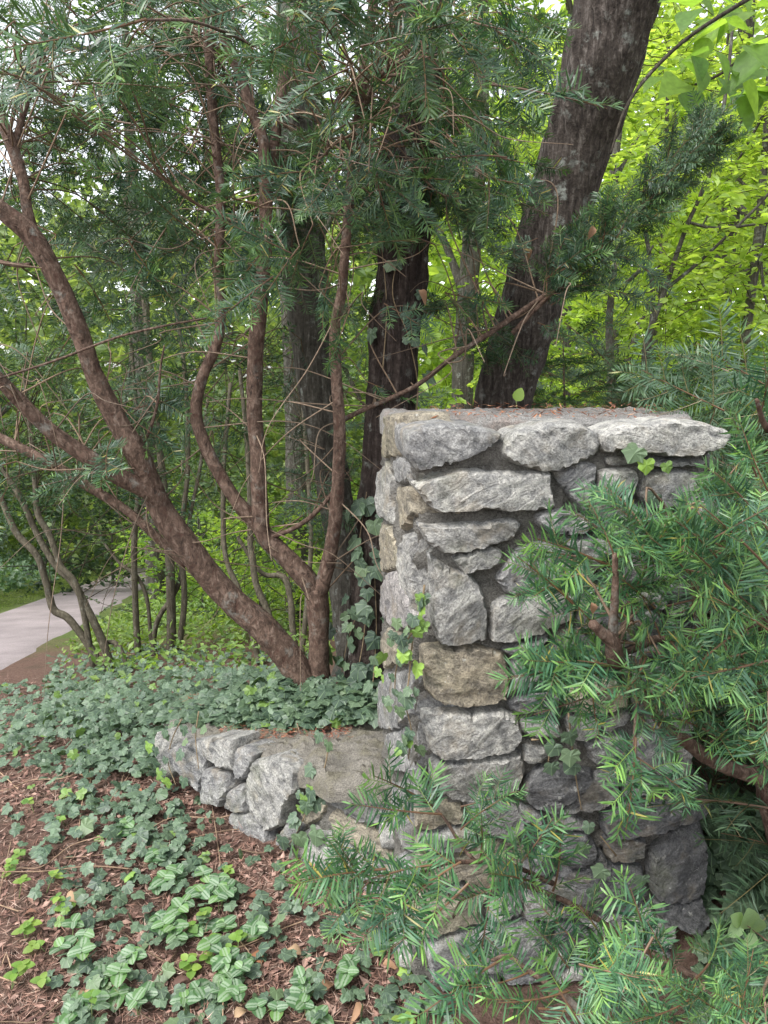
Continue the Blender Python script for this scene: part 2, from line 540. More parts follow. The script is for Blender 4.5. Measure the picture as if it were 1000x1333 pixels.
# ------------------------------------------------------------------ stones from traced outlines
ZR = {'A': (470, 500, 3.571), 'B': (470, 780, 3.704), 'C': (680, 780, 3.125), 'D': (760, 1000, 4.004), 'E': (540, 1000, 3.846),
      'R': (700, 500, 3.333), 'W': (180, 880, 2.5), 'P': (0, 0, 1)}
def zpx(reg, pts):
    x0, y0, s = ZR[reg]
    return [(x0 + x / s, y0 + y / s) for x, y in pts]
def poly_dist(pts, poly):
    """distance of points to the polygon's outline"""
    best = np.full(len(pts), 1e9)
    n = len(poly)
    for k in range(n):
        a, b = poly[k], poly[(k + 1) % n]
        ab = b - a
        t = np.clip(((pts - a) @ ab) / max(1e-12, ab @ ab), 0, 1)
        best = np.minimum(best, np.linalg.norm(pts - (a + t[:, None] * ab), axis=1))
    return best
def inside(pts, poly):
    x, y = pts[:, 0], pts[:, 1]
    c = np.zeros(len(pts), bool)
    n = len(poly)
    for k in range(n):
        a, b = poly[k], poly[(k + 1) % n]
        cond = ((a[1] > y) != (b[1] > y)) & (x < (b[0] - a[0]) * (y - a[1]) / (b[1] - a[1] + 1e-15) + a[0])
        c ^= cond
    return c
def stone_mb(poly, O, U, Vv, Nn, bulge=0.03, bev=0.012, skirt=0.10, step=0.0095, seed=0, rough=1.0, tone=(1, 1, 1), facets=3, flat=0.0, grow=0.0):
    """a stone from an outline (plane coordinates, metres): rough face with fracture facets, rounded arris, skirt into the wall"""
    r = np.random.default_rng(seed)
    poly = np.asarray(poly, float)
    if grow:
        dd_ = poly - poly.mean(0)
        poly = poly + dd_ / (np.linalg.norm(dd_, axis=1, keepdims=True) + 1e-9) * grow
    area = 0.5 * np.sum(poly[:, 0] * np.roll(poly[:, 1], -1) - np.roll(poly[:, 0], -1) * poly[:, 1])
    if area < 0:
        poly = poly[::-1]
    # chipped outline
    out = []
    n = len(poly)
    for k in range(n):
        a, b = poly[k], poly[(k + 1) % n]
        m_ = max(1, int(np.linalg.norm(b - a) / step))
        for q in range(m_):
            t = q / m_
            out.append(a + (b - a) * t)
    out = np.array(out)
    # round corners a little, then chip
    for _ in range(1):
        out = 0.5 * out + 0.25 * (np.roll(out, 1, 0) + np.roll(out, -1, 0))
    cen = out.mean(0)
    off3 = np.array([seed * 3.1, seed * 1.7, 0.3])
    nz = fbm(np.c_[out * 45, np.zeros(len(out))] + off3, 3, seed)
    dirs = (out - cen) / (np.linalg.norm(out - cen, axis=1, keepdims=True) + 1e-9)
    out = out + dirs * (nz * 0.006 * rough)[:, None]
    lo, hi = out.min(0), out.max(0)
    gx_ = np.arange(lo[0], hi[0], step)
    gy_ = np.arange(lo[1], hi[1], step)
    G = np.stack(np.meshgrid(gx_, gy_), -1).reshape(-1, 2)
    G = G + r.uniform(-0.3, 0.3, G.shape) * step
    G = G[inside(G, out)]
    if len(G):
        G = G[poly_dist(G, out) > step * 0.45]
    P2 = np.concatenate([out, G]) if len(G) else out
    ne = len(out)
    res = delaunay_2d_cdt([Vector(p) for p in P2], [], [list(range(ne))], 2, 1e-7)
    vs = np.array([tuple(v) for v in res[0]])
    tris = [f for f in res[2] if len(f) == 3]
    d = poly_dist(vs, out)
    edge_n = .5 + .8 * np.abs(fbm(np.c_[vs * 28, np.zeros(len(vs))] + off3, 2, seed + 6))
    h = bulge * np.clip(d / (bev * 1.3 * edge_n), 0, 1) ** .8
    c2 = vs - cen
    size = max(hi - lo)
    top = bulge * 0.95
    for k in range(facets):
        a = r.uniform(0, 2 * math.pi)
        sl = r.uniform(0.06, 0.36) * (1 - flat)
        o_ = r.uniform(0.05, 0.32) * size
        pl = top - sl * (c2 @ np.array([math.cos(a), math.sin(a)]) - o_ * 0.6) * r.uniform(0.4, 1.0)
        h = np.minimum(h, np.maximum(pl, 0.1 * bulge))
    q3 = np.c_[vs, np.zeros(len(vs))]
    an = r.uniform(-0.7, 0.7)
    st = np.c_[(vs[:, 0] * math.cos(an) + vs[:, 1] * math.sin(an)) * 9, (-vs[:, 0] * math.sin(an) + vs[:, 1] * math.cos(an)) * 42, np.zeros(len(vs))]
    edgef = np.clip(d / 0.012, 0, 1)
    h = h + edgef * rough * (0.010 * fbm(q3 * 14 + off3, 3, seed + 1) + 0.012 * (np.abs(fbm(st + off3, 3, seed + 2)) - 0.25) + 0.004 * fbm(q3 * 70 + off3, 2, seed + 3))
    W = O + vs[:, :1] * U + vs[:, 1:2] * Vv + h[:, None] * Nn
    mb = MB()
    tone = np.asarray(tone)
    mb.add(W, tris=np.array(tris), c=tone)
    # skirt from boundary edges
    cnt = {}
    for f in tris:
        for k in range(3):
            e = (f[k], f[(k + 1) % 3])
            cnt[tuple(sorted(e))] = cnt.get(tuple(sorted(e)), 0) + 1
    bq = []
    bv = {}
    base = []
    for f in tris:
        for k in range(3):
            e = (f[k], f[(k + 1) % 3])
            if cnt[tuple(sorted(e))] == 1:
                for v_ in e:
                    if v_ not in bv:
                        bv[v_] = len(base)
                        p2 = vs[v_]
                        base.append((W[v_] - Nn * 0.35 * skirt, W[v_] - Nn * skirt))
                bq.append(e)
    nb = len(vs)
    V2 = np.concatenate([W] + [np.array([b[0] for b in base]), np.array([b[1] for b in base])])
    V2[nb:nb + len(base)] += 0.006 * rough * fbm(V2[nb:nb + len(base)] * 30, 2, seed)[:, None] * (U + Vv)
    Q = []
    for a, b in bq:
        Q.append((b, a, nb + bv[a], nb + bv[b]))
        Q.append((nb + bv[b], nb + bv[a], nb + len(base) + bv[a], nb + len(base) + bv[b]))
    mb2 = MB()
    mb2.add(V2, tris=np.array(tris), quads=np.array(Q), c=tone)
    # cap normals follow outward because outline is counter-clockwise in (U,V) with N = U x V
    return mb2

# ---- pillar frame
ZT = 1.515
c_fl = at(541, 560, 1.80)[:2]
c_fr = at(930, 560, 1.86)[:2]
c_bl = at(496, 560, 2.36)[:2]
c_br = at(898, 533, 2.42)[:2]
up = np.array([0, 0, 1.0])
def face_frame(p, q):
    """vertical face from foot p to foot q as seen from outside left to right"""
    U = np.array([q[0] - p[0], q[1] - p[1], 0.0]); U /= np.linalg.norm(U)
    Nn = np.cross(U, up)
    return np.array([p[0], p[1], 0.0]), U, up, Nn
FRONT = face_frame(c_fl, c_fr)
SIDE = face_frame(c_bl, c_fl)
def to_plane(px, frame):
    O, U, Vv, Nn = frame
    ps = [on_plane(x, y, O, Nn) - O for x, y in px]
    return np.array([[p @ U, p @ Vv] for p in ps])
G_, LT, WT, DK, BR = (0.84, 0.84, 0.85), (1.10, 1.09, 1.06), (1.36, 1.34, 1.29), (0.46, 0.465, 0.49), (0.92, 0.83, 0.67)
front_stones = [
    ('A', [(205,225),(300,195),(395,190),(560,205),(655,235),(580,310),(440,360),(340,385),(270,405),(215,330)], G_, .035),
    ('P', [(652,583),(666,564),(708,553),(745,550),(775,564),(778,587),(757,600),(716,612),(690,608),(655,598)], LT, .04),
    ('A', [(245,465),(360,420),(470,395),(640,410),(870,405),(895,575),(720,590),(570,575),(450,590),(360,595),(300,540)], WT, .035),
    ('A', [(255,640),(340,655),(690,625),(740,650),(700,720),(600,745),(500,775),(390,785),(310,735)], LT, .03),
    ('A', [(420,800),(600,755),(650,770),(640,840),(540,860),(480,882)], LT, .025),
    ('P', [(556,718),(582,738),(610,746),(627,769),(633,800),(633,828),(592,836),(568,831),(558,800),(561,765)], LT, .045),
    ('P', [(646,752),(672,718),(700,707),(738,714),(742,745),(715,765),(660,772)], G_, .03),
    ('P', [(638,832),(639,787),(655,777),(715,769),(748,776),(745,806),(700,822),(660,834)], LT, .035),
    ('B', [(290,210),(430,215),(600,230),(690,260),(705,400),(690,480),(600,497),(490,492),(380,482),(310,430),(288,300)], (1.05, .93, .74), .04),
    ('B', [(285,525),(400,522),(500,535),(660,528),(740,560),(768,640),(740,705),(640,728),(500,742),(400,748),(330,720)], WT, .045),
    ('B', [(330,765),(480,762),(640,745),(772,728),(778,830),(760,900),(700,930),(560,960),(440,955),(335,870)], LT, .035),
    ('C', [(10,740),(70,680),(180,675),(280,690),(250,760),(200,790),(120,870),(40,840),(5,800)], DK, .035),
    ('C', [(130,870),(200,800),(270,720),(340,690),(392,690),(385,800),(330,840),(250,852)], G_, .025),
    ('C', [(-15,830),(70,872),(88,900),(50,908),(-10,892)], G_, .02),
    ('C', [(250,575),(330,560),(412,540),(408,610),(400,650),(300,668),(270,640)], G_, .025),
    ('C', [(180,475),(290,468),(308,530),(260,562),(190,562)], LT, .025),
    ('C', [(300,470),(420,445),(445,480),(400,512),(340,545),(312,505)], G_, .02),
    ('C', [(0,480),(130,478),(165,540),(100,556),(0,542)], LT, .025),
    ('C', [(0,590),(110,600),(125,640),(50,662),(0,652)], LT, .02),
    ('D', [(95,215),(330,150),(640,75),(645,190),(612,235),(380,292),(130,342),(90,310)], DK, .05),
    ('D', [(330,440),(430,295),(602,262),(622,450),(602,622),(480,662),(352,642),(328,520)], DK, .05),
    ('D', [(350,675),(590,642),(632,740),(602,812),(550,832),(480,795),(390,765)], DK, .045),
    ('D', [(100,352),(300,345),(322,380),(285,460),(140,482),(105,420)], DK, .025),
    ('E', [(680,240),(760,215),(885,290),(830,302),(720,302)], G_, .02),
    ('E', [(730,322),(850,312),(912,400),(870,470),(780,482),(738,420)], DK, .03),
    ('E', [(250,140),(330,108),(480,170),(520,190),(545,270),(500,335),(400,335),(300,275)], G_, .03),
    ('E', [(520,500),(640,390),(695,420),(702,480),(600,552),(540,562)], DK, .03),
    ('E', [(365,655),(440,622),(522,640),(525,712),(420,748),(358,742)], LT, .03),
    ('E', [(50,870),(200,790),(360,772),(620,757),(652,790),(642,930),(500,962),(300,992),(130,1092),(80,1000)], G_, .045),
    ('E', [(150,1125),(420,1042),(442,1120),(402,1182),(260,1205),(180,1195)], G_, .03),
    ('E', [(450,1160),(600,1132),(722,1170),(705,1232),(480,1255)], BR, .03),
    ('E', [(700,762),(860,782),(872,860),(760,902),(695,862)], DK, .03),
    ('R', [(270,210),(380,172),(560,160),(700,165),(812,200),(822,250),(740,292),(640,312),(500,302),(380,282),(290,297),(262,262)], WT, .045),
    ('R', [(300,317),(400,312),(560,322),(722,332),(702,357),(560,362),(420,352),(310,352)], G_, .03),
    ('R', [(60,377),(190,342),(252,352),(242,460),(212,557),(130,472)], G_, .02),
    ('R', [(500,382),(600,372),(742,397),(742,440),(662,502),(622,537),(480,532),(420,472),(460,402)], G_, .03),
    ('R', [(0,562),(100,547),(180,567),(232,602),(202,652),(60,642),(0,612)], G_, .03),
    ('R', [(262,372),(400,367),(432,402),(402,482),(265,502)], LT, .03),
    ('R', [(670,522),(762,452),(792,502),(772,642),(682,642)], G_, .03),
]
side_stones = [
    ('A', [(75,200),(110,150),(200,135),(212,225),(190,330),(130,338),(80,290)], BR, .03),
    ('A', [(135,362),(200,347),(290,410),(300,440),(260,462),(170,472)], G_, .025),
    ('A', [(82,400),(130,362),(148,440),(138,560),(148,648),(85,602)], LT, .03),
    ('A', [(145,482),(220,482),(330,562),(345,602),(260,622),(200,682),(160,602)], BR, .025),
    ('A', [(78,622),(148,672),(160,760),(170,862),(110,872),(80,742)], BR, .03),
    ('P', [(515,732),(531,698),(553,718),(558,760),(558,802),(545,812),(525,792)], LT, .03),
    ('P', [(496,762),(506,748),(519,744),(535,775),(548,810),(540,822),(515,817),(498,802)], (1.0, .95, .95), .03),
    ('P', [(493,825),(513,818),(530,828),(545,850),(542,872),(500,872)], BR, .03),
    ('P', [(493,882),(505,876),(543,882),(545,905),(540,938),(520,947),(495,947)], G_, .03),
    ('P', [(495,955),(520,952),(545,945),(548,985),(540,1015),(500,1005)], G_, .03),
    ('P', [(503,1015),(530,1020),(550,1030),(552,1085),(535,1110),(505,1060)], G_, .03),
    ('P', [(510,1120),(540,1115),(556,1130),(562,1200),(530,1210)], G_, .03),
]
pillar = thing('stone_pillar', 'tall square pillar of grey fieldstones with a flat concrete cap beside the bushes', 'pillar', (float(c_fl[0] + .35), float(c_fl[1] + .3), 0.0))
polys = {'front': [], 'side': []}
k = 0
for reg, pts, tone, bul in front_stones:
    pl = to_plane(zpx(reg, pts), FRONT)
    polys['front'].append(pl)
    corner = pl[:, 0].min() < 0.03
    sk = 0.24 if corner else 0.11
    O, U, Vv, Nn = FRONT
    part('stone', stone_mb(pl, O, U, Vv, Nn, bul, .006, sk, step=.0085, seed=100 + k, tone=tone, facets=4, grow=.004), M['stone'], pillar, sharp=42)
    k += 1
for reg, pts, tone, bul in side_stones:
    pl = to_plane(zpx(reg, pts), SIDE)
    pl[:, 0] = np.clip(pl[:, 0], -.01, np.linalg.norm(c_bl - c_fl) - .012)
    polys['side'].append(pl)
    O, U, Vv, Nn = SIDE
    O = O - Nn * .014
    part('stone', stone_mb(pl, O, U, Vv, Nn, bul, .007, .10, seed=300 + k, tone=tone, step=.012, grow=.012), M['stone'], pillar, sharp=42)
    k += 1
# fill what the leaves hide with stones of the same kind
fr = np.random.default_rng(5)
def resample(pl, n):
    pl = np.asarray(pl)
    seg = np.linalg.norm(np.roll(pl, -1, 0) - pl, axis=1)
    cum = np.concatenate([[0], np.cumsum(seg)])
    t = np.linspace(0, cum[-1], n, endpoint=False)
    q = np.concatenate([pl, pl[:1]])
    return np.c_[np.interp(t, cum, q[:, 0]), np.interp(t, cum, q[:, 1])]
def fill(frame, plist, u0, u1, v0, v1, sizes, tries, tones, grow=9):
    """stones of the same kind where leaves hide the wall: seeded, then grown until they nearly meet"""
    global k
    O, U, Vv, Nn = frame
    first = len(plist)
    allp = [resample(p, 24) for p in plist]
    for size in sizes:
        for _ in range(tries):
            c = np.array([fr.uniform(u0, u1), fr.uniform(v0, v1)])
            a, b = size * fr.uniform(.8, 1.25), size * fr.uniform(.42, .62)
            n = fr.integers(5, 8)
            th = np.sort(fr.uniform(0, 2 * np.pi, 1) + np.arange(n) * 2 * np.pi / n + fr.uniform(-.25, .25, n))
            pl = np.c_[c[0] + a * np.cos(th) * fr.uniform(.8, 1.15, n), c[1] + b * np.sin(th) * fr.uniform(.8, 1.15, n)]
            test = np.concatenate([resample(pl, 20), (pl + c) / 2, [c]])
            if test[:, 0].min() < u0 or test[:, 0].max() > u1 or test[:, 1].min() < v0 or test[:, 1].max() > v1:
                continue
            if any(inside(test, q).any() or inside(q, pl).any() for q in allp):
                continue
            allp.append(resample(pl, 20))
    for g in range(grow):
        for m_ in range(first, len(allp)):
            p = allp[m_]
            c = p.mean(0)
            d = p - c
            L = np.linalg.norm(d, axis=1, keepdims=True)
            new = p + d / L * .007
            bad = (new[:, 0] < u0) | (new[:, 0] > u1) | (new[:, 1] < v0) | (new[:, 1] > v1)
            for w_, q in enumerate(allp):
                if w_ != m_ and np.abs(q.mean(0) - c).max() < .4:
                    bad |= inside(new, q) | (poly_dist(new, q) < .007)
            allp[m_] = np.where(bad[:, None], p, new)
    for m_ in range(first, len(allp)):
        part('stone', stone_mb(allp[m_], O, U, Vv, Nn, fr.uniform(.018, .034), .006, .10, seed=500 + k, tone=tones[fr.integers(len(tones))], facets=4), M['stone'], pillar, sharp=42)
        k += 1
wf = np.linalg.norm(c_fr - c_fl)
fill(FRONT, polys['front'], 0.0, wf + .01, 0.0, 1.44, (.11, .08, .055, .04, .028), 90, [G_, LT, G_, DK, BR])
ws = np.linalg.norm(c_bl - c_fl)
fill(SIDE, polys['side'], 0.0, ws - .03, 0.0, 1.44, (.10, .07, .05), 60, [G_, LT, BR], 6)
RIGHT = face_frame(c_fr, c_br)
fill(RIGHT, [], 0.0, np.linalg.norm(c_br - c_fr), 0.0, 1.44, (.14, .10, .07), 30, [G_, LT, DK], 5)
BACK = face_frame(c_br, c_bl)
fill(BACK, [], 0.0, np.linalg.norm(c_br - c_bl), 0.0, 1.44, (.16, .12), 20, [G_, LT, DK], 3)
# mortar heart
def prism_core(poly, z0, z1, inset, nz_, seed, amp):
    poly = np.asarray(poly)
    cen = poly.mean(0)
    ring = []
    n = len(poly)
    for q in range(n):
        a, b = poly[q], poly[(q + 1) % n]
        m_ = max(2, int(np.linalg.norm(b - a) / .012))
        for t in range(m_):
            ring.append(a + (b - a) * t / m_)
    ring = np.array(ring)
    d = ring - cen
    L = np.linalg.norm(d, axis=1, keepdims=True)
    ring = cen + d * (1 - inset / L)
    zs = np.linspace(z0, z1, nz_)
    V = np.concatenate([np.c_[ring, np.full(len(ring), z)] for z in zs])
    dd = np.tile(d / L, (nz_, 1))
    V[:, :2] += dd * (amp * (fbm(V * 22, 4, seed) + .5 * fbm(V * 75, 2, seed + 4)))[:, None]
    m_ = len(ring)
    i = np.arange(m_ * nz_).reshape(nz_, m_)
    j = np.roll(i, -1, 1)
    Q = np.stack([i[:-1].ravel(), j[:-1].ravel(), j[1:].ravel(), i[1:].ravel()], 1)
    mb = MB(); mb.add(V, quads=Q)
    c0 = len(V)
    topc = np.array([[cen[0], cen[1], z1]])
    T = [(i[-1][q], j[-1][q], c0) for q in range(m_)]
    mb2 = MB(); mb2.add(np.concatenate([V, topc]), tris=np.array(T), quads=Q)
    return mb2
part('mortar_core', prism_core([c_fl, c_fr, c_br, c_bl], -.15, ZT - .045, .010, 110, 3, .028), M['mortar'], pillar)
# cap
capm = MB()
def slab(poly, z0, seed, bulge, skirt, step, rough, flat, mat, name, parent, slope=None, tone=(1, 1, 1)):
    O = np.array([0, 0, z0]); U = np.array([1.0, 0, 0]); Vv = np.array([0, 1.0, 0]); Nn = np.array([0, 0, 1.0])
    m_ = stone_mb(poly, O, U, Vv, Nn, bulge, .02, skirt, step, seed, rough, tone, 0, flat)
    if slope is not None:
        for v in m_.v:
            v[:, 2] += slope(v[:, 0], v[:, 1])
    return part(name, m_, mat, parent, sharp=50)
cp = [on_plane(x, y, (0, 0, ZT), up)[:2] for x, y in ((524,547),(600,542),(700,545),(800,546),(905,548))]
cap_poly = cp + [c_br + (.0, .0), (c_br + c_bl) / 2 + (0, .02), c_bl + (-.005, .0)]
capo = slab(cap_poly, ZT - .012, 9, .014, .055, .014, 1.3, 1.0, M['concrete'], 'concrete_cap', pillar)

# ---- low wall
wfr_O = np.array([WB[0], WB[1], 0.0])
wU = np.array([WA[0] - WB[0], WA[1] - WB[1], 0.0]); wU /= np.linalg.norm(wU)
wN = np.cross(wU, up)
# battered face leaning back
lean = R(9)
wV = np.array([-wN[0] * math.sin(lean), -wN[1] * math.sin(lean), math.cos(lean)])
wNn = np.cross(wU, wV)
WF = (wfr_O, wU, wV, wNn)
low_wall = thing('low_stone_wall', 'low curving wall of big grey stones running from the pillar into the ivy', 'wall', (float(WB[0]), float(WB[1]), 0.0))
wall_stones = [
    ([(378,330),(405,268),(480,258),(545,290),(548,360),(510,400),(497,470),(440,492),(398,440),(380,390)], LT, .05),
    ([(298,420),(318,370),(360,345),(376,380),(378,430),(340,432)], G_, .03),
    ([(235,200),(320,205),(330,300),(280,285),(240,252)], LT, .03),
    ([(322,442),(380,442),(430,482),(452,540),(430,572),(360,512),(318,470)], G_, .035),
    ([(615,340),(700,330),(850,325),(885,420),(820,470),(740,457),(660,412),(628,380)], (.75, .75, .74), .05),
    ([(560,402),(600,372),(645,412),(622,452),(570,472),(553,440)], BR, .035),
    ([(645,442),(680,420),(760,472),(860,562),(880,602),(820,582),(720,532),(660,492)], BR, .035),
    ([(600,482),(660,502),(720,542),(780,592),(700,642),(600,612),(510,582),(560,502)], LT, .035),
    ([(235,300),(300,312),(318,360),(290,412),(230,400)], G_, .035),
    ([(120,225),(225,210),(235,290),(220,370),(150,300)], G_, .035),
    ([(552,312),(600,322),(612,340),(570,347)], G_, .02),
    ([(722,602),(800,602),(880,642),(852,702),(742,692)], G_, .03),
    ([(340,232),(395,252),(370,320),(340,330),(335,290)], G_, .025),
    ([(500,475),(545,480),(545,520),(500,560),(470,530)], G_, .025),
    ([(80,180),(115,220),(140,290),(110,330),(80,260)], LT, .03),
]
for pts, tone, bul in wall_stones:
    pl = to_plane(zpx('W', pts), WF)
    part('stone', stone_mb(pl, WF[0] + WF[3] * .025, *WF[1:], bul * .8, .008, .14, .010, 700 + k, 1.0, tone, grow=.008), M['stone'], low_wall, sharp=42)
    k += 1
# its rendered top: an uneven slab that sinks towards the far end
def wtop(x, y):
    al = (x - WA[0]) * wdir[0] + (y - WA[1]) * wdir[1]
    return -0.215 * al
O3 = np.array([WA[0], WA[1], .40])
ptn = np.array([0.215 * wdir[0], 0.215 * wdir[1], 1.0]); ptn /= np.linalg.norm(ptn)
tp = [on_plane(x, y, O3, ptn)[:2] for x, y in zpx('W', [(85,150),(85,110),(200,78),(330,66),(430,110),(560,120),(690,130),(800,150),(880,200),(890,300),(840,338),(620,338),(545,296),(410,268),(335,225),(240,208),(120,190)])]
slab(tp, .40 - .03, 21, .035, .05, .013, 3.2, 1.0, M['wallcap'], 'mortar_top', low_wall, wtop)
# heart of the wall
core = MB()
tpa = np.array(tp)
cc = tpa.mean(0)
ringt = cc + (tpa - cc) * .86 + wback * .02
rt = np.c_[ringt, .36 + wtop(ringt[:, 0], ringt[:, 1])]
ringb = ringt - wback * .035
rb = np.c_[ringb, np.full(len(ringb), -.15)]
n_ = len(tpa)
lv = 8
Vc = np.concatenate([rb + (rt - rb) * t for t in np.linspace(0, 1, lv)])
Vc[:, :2] += .012 * np.c_[fbm(Vc * 20, 3, 8), fbm(Vc * 20, 3, 9)]
i = np.arange(n_ * lv).reshape(lv, n_)
j = np.roll(i, -1, 1)
core.add(Vc, quads=np.stack([i[:-1].ravel(), i[1:].ravel(), j[1:].ravel(), j[:-1].ravel()], 1))
part('mortar_core', core, M['mortar'], low_wall)

# ================================================================== wood: tubes
def catmull(P, n):
    P = np.asarray(P, float)
    if len(P) == 2:
        t = np.linspace(0, 1, n)[:, None]
        return P[0] * (1 - t) + P[1] * t
    Q = np.concatenate([[2 * P[0] - P[1]], P, [2 * P[-1] - P[-2]]])
    out = []
    m_ = len(P) - 1
    per = max(2, int(math.ceil(n / m_)))
    for k in range(m_):
        p0, p1, p2, p3 = Q[k:k + 4]
        for t in np.arange(per) / per:
            out.append(.5 * ((2 * p1) + (-p0 + p2) * t + (2 * p0 - 5 * p1 + 4 * p2 - p3) * t * t + (-p0 + 3 * p1 - 3 * p2 + p3) * t ** 3))
    out.append(P[-1])
    return np.array(out)
def tube(mb, P, rad, seg=8, step=None, disp=0.0, dscale=20.0, furrow=0.0, seed=0, c=(1, 1, 1), cap=True):
    """tapered tube along control points P with radii rad; optional bark relief"""
    P = np.asarray(P, float)
    rad = np.asarray(rad, float)
    L = np.linalg.norm(np.diff(P, axis=0), axis=1).sum()
    n = max(len(P), int(L / step)) if step else max(4, 3 * len(P))
    PR = catmull(np.c_[P, rad], n)
    C, r = PR[:, :3], np.maximum(PR[:, 3], 1e-4)
    T = np.gradient(C, axis=0)
    T /= np.linalg.norm(T, axis=1, keepdims=True) + 1e-12
    a = np.array([1.0, 0, 0]) if abs(T[0][0]) < .8 else np.array([0, 1.0, 0])
    nrm = np.cross(T[0], a); nrm /= np.linalg.norm(nrm)
    Ns = []
    for t in T:
        nrm = nrm - t * (nrm @ t)
        nrm /= np.linalg.norm(nrm) + 1e-12
        Ns.append(nrm.copy())
    Ns = np.array(Ns)
    Bs = np.cross(T, Ns)
    th = np.arange(seg) * 2 * np.pi / seg
    D = Ns[:, None, :] * np.cos(th)[None, :, None] + Bs[:, None, :] * np.sin(th)[None, :, None]
    rr = np.tile(r[:, None], (1, seg))
    if disp:
        q = (C[:, None, :] + D * r[:, None, None]).reshape(-1, 3)
        rr = rr * (1 + disp * fbm(q * dscale, 3, seed).reshape(rr.shape))
    if furrow:
        arc = np.concatenate([[0], np.cumsum(np.linalg.norm(np.diff(C, axis=0), axis=1))])
        q = np.stack([np.tile(np.cos(th), (len(C), 1)) * 5.5, np.tile(np.sin(th), (len(C), 1)) * 5.5, np.tile(arc[:, None] * 4.5, (1, seg))], -1).reshape(-1, 3)
        rr = rr + furrow * (np.abs(fbm(q, 3, seed)).reshape(rr.shape) * 2.2 - .5)
    V = (C[:, None, :] + D * rr[:, :, None]).reshape(-1, 3)
    m_ = len(C)
    i = np.arange(m_ * seg).reshape(m_, seg)
    j = np.roll(i, -1, 1)
    Q = np.stack([i[:-1].ravel(), j[:-1].ravel(), j[1:].ravel(), i[1:].ravel()], 1)
    V = np.concatenate([V, C[-1:] + T[-1:] * r[-1], C[:1]])
    T3 = [(i[-1][q], j[-1][q], m_ * seg) for q in range(seg)] + [(j[0][q], i[0][q], m_ * seg + 1) for q in range(seg)] if cap else []
    mb.add(V, tris=np.array(T3) if cap else None, quads=Q, c=c)
    return C, r
def trace(pts, Ys):
    """photo pixels plus distances -> points; Ys = list of (index fraction 0..1, Y)"""
    n = len(pts)
    f = np.linspace(0, 1, n)
    Y = np.interp(f, [a for a, b in Ys], [b for a, b in Ys])
    return np.array([at(p[0], p[1], y) for p, y in zip(pts, Y)])
def pxr(P, w):
    """pixel widths -> radii in metres at the points"""
    _, _, d = project(P)
    return np.asarray(w, float) * d / FPX * .5

# ================================================================== yew shoots
def unit(v):
    v = np.asarray(v, float)
    return v / (np.linalg.norm(v, axis=-1, keepdims=True) + 1e-12)
def needles(mb, B, D, Nn, L, W, curve, C, hi):
    B, D, Nn = np.asarray(B), unit(D), unit(Nn)
    S = unit(np.cross(D, Nn))
    Nn = np.cross(S, D)
    n = len(B)
    L, W, curve = L[:, None], W[:, None], curve[:, None]
    if hi:
        st = [(0, .35), (.3, 1.0), (.72, .85)]
        rows = []
        for t, w in st:
            c_ = B + D * L * t + Nn * curve * L * t * t
            rows += [c_ - S * W * w * .5, c_ + S * W * w * .5]
        rows.append(B + D * L + Nn * curve * L)
        V = np.stack(rows, 1).reshape(-1, 3)
        o = (np.arange(n) * 7)[:, None]
        Q = np.concatenate([o + np.array([[0, 1, 3, 2]]), o + np.array([[2, 3, 5, 4]])])
        T = o + np.array([[4, 5, 6]])
        mb.add(V, tris=T, quads=Q, c=np.repeat(C, 7, 0))
    else:
        m_ = B + D * L * .5 + Nn * curve * L * .25
        V = np.stack([B, m_ - S * W * .5, B + D * L + Nn * curve * L, m_ + S * W * .5], 1).reshape(-1, 3)
        o = (np.arange(n) * 4)[:, None]
        mb.add(V, quads=o + np.array([[0, 1, 2, 3]]), c=np.repeat(C, 4, 0))
DARK, MIDG, TIP = np.array([.015, .043, .025]), np.array([.042, .104, .053]), np.array([.16, .29, .06])
GAIN = 1.0
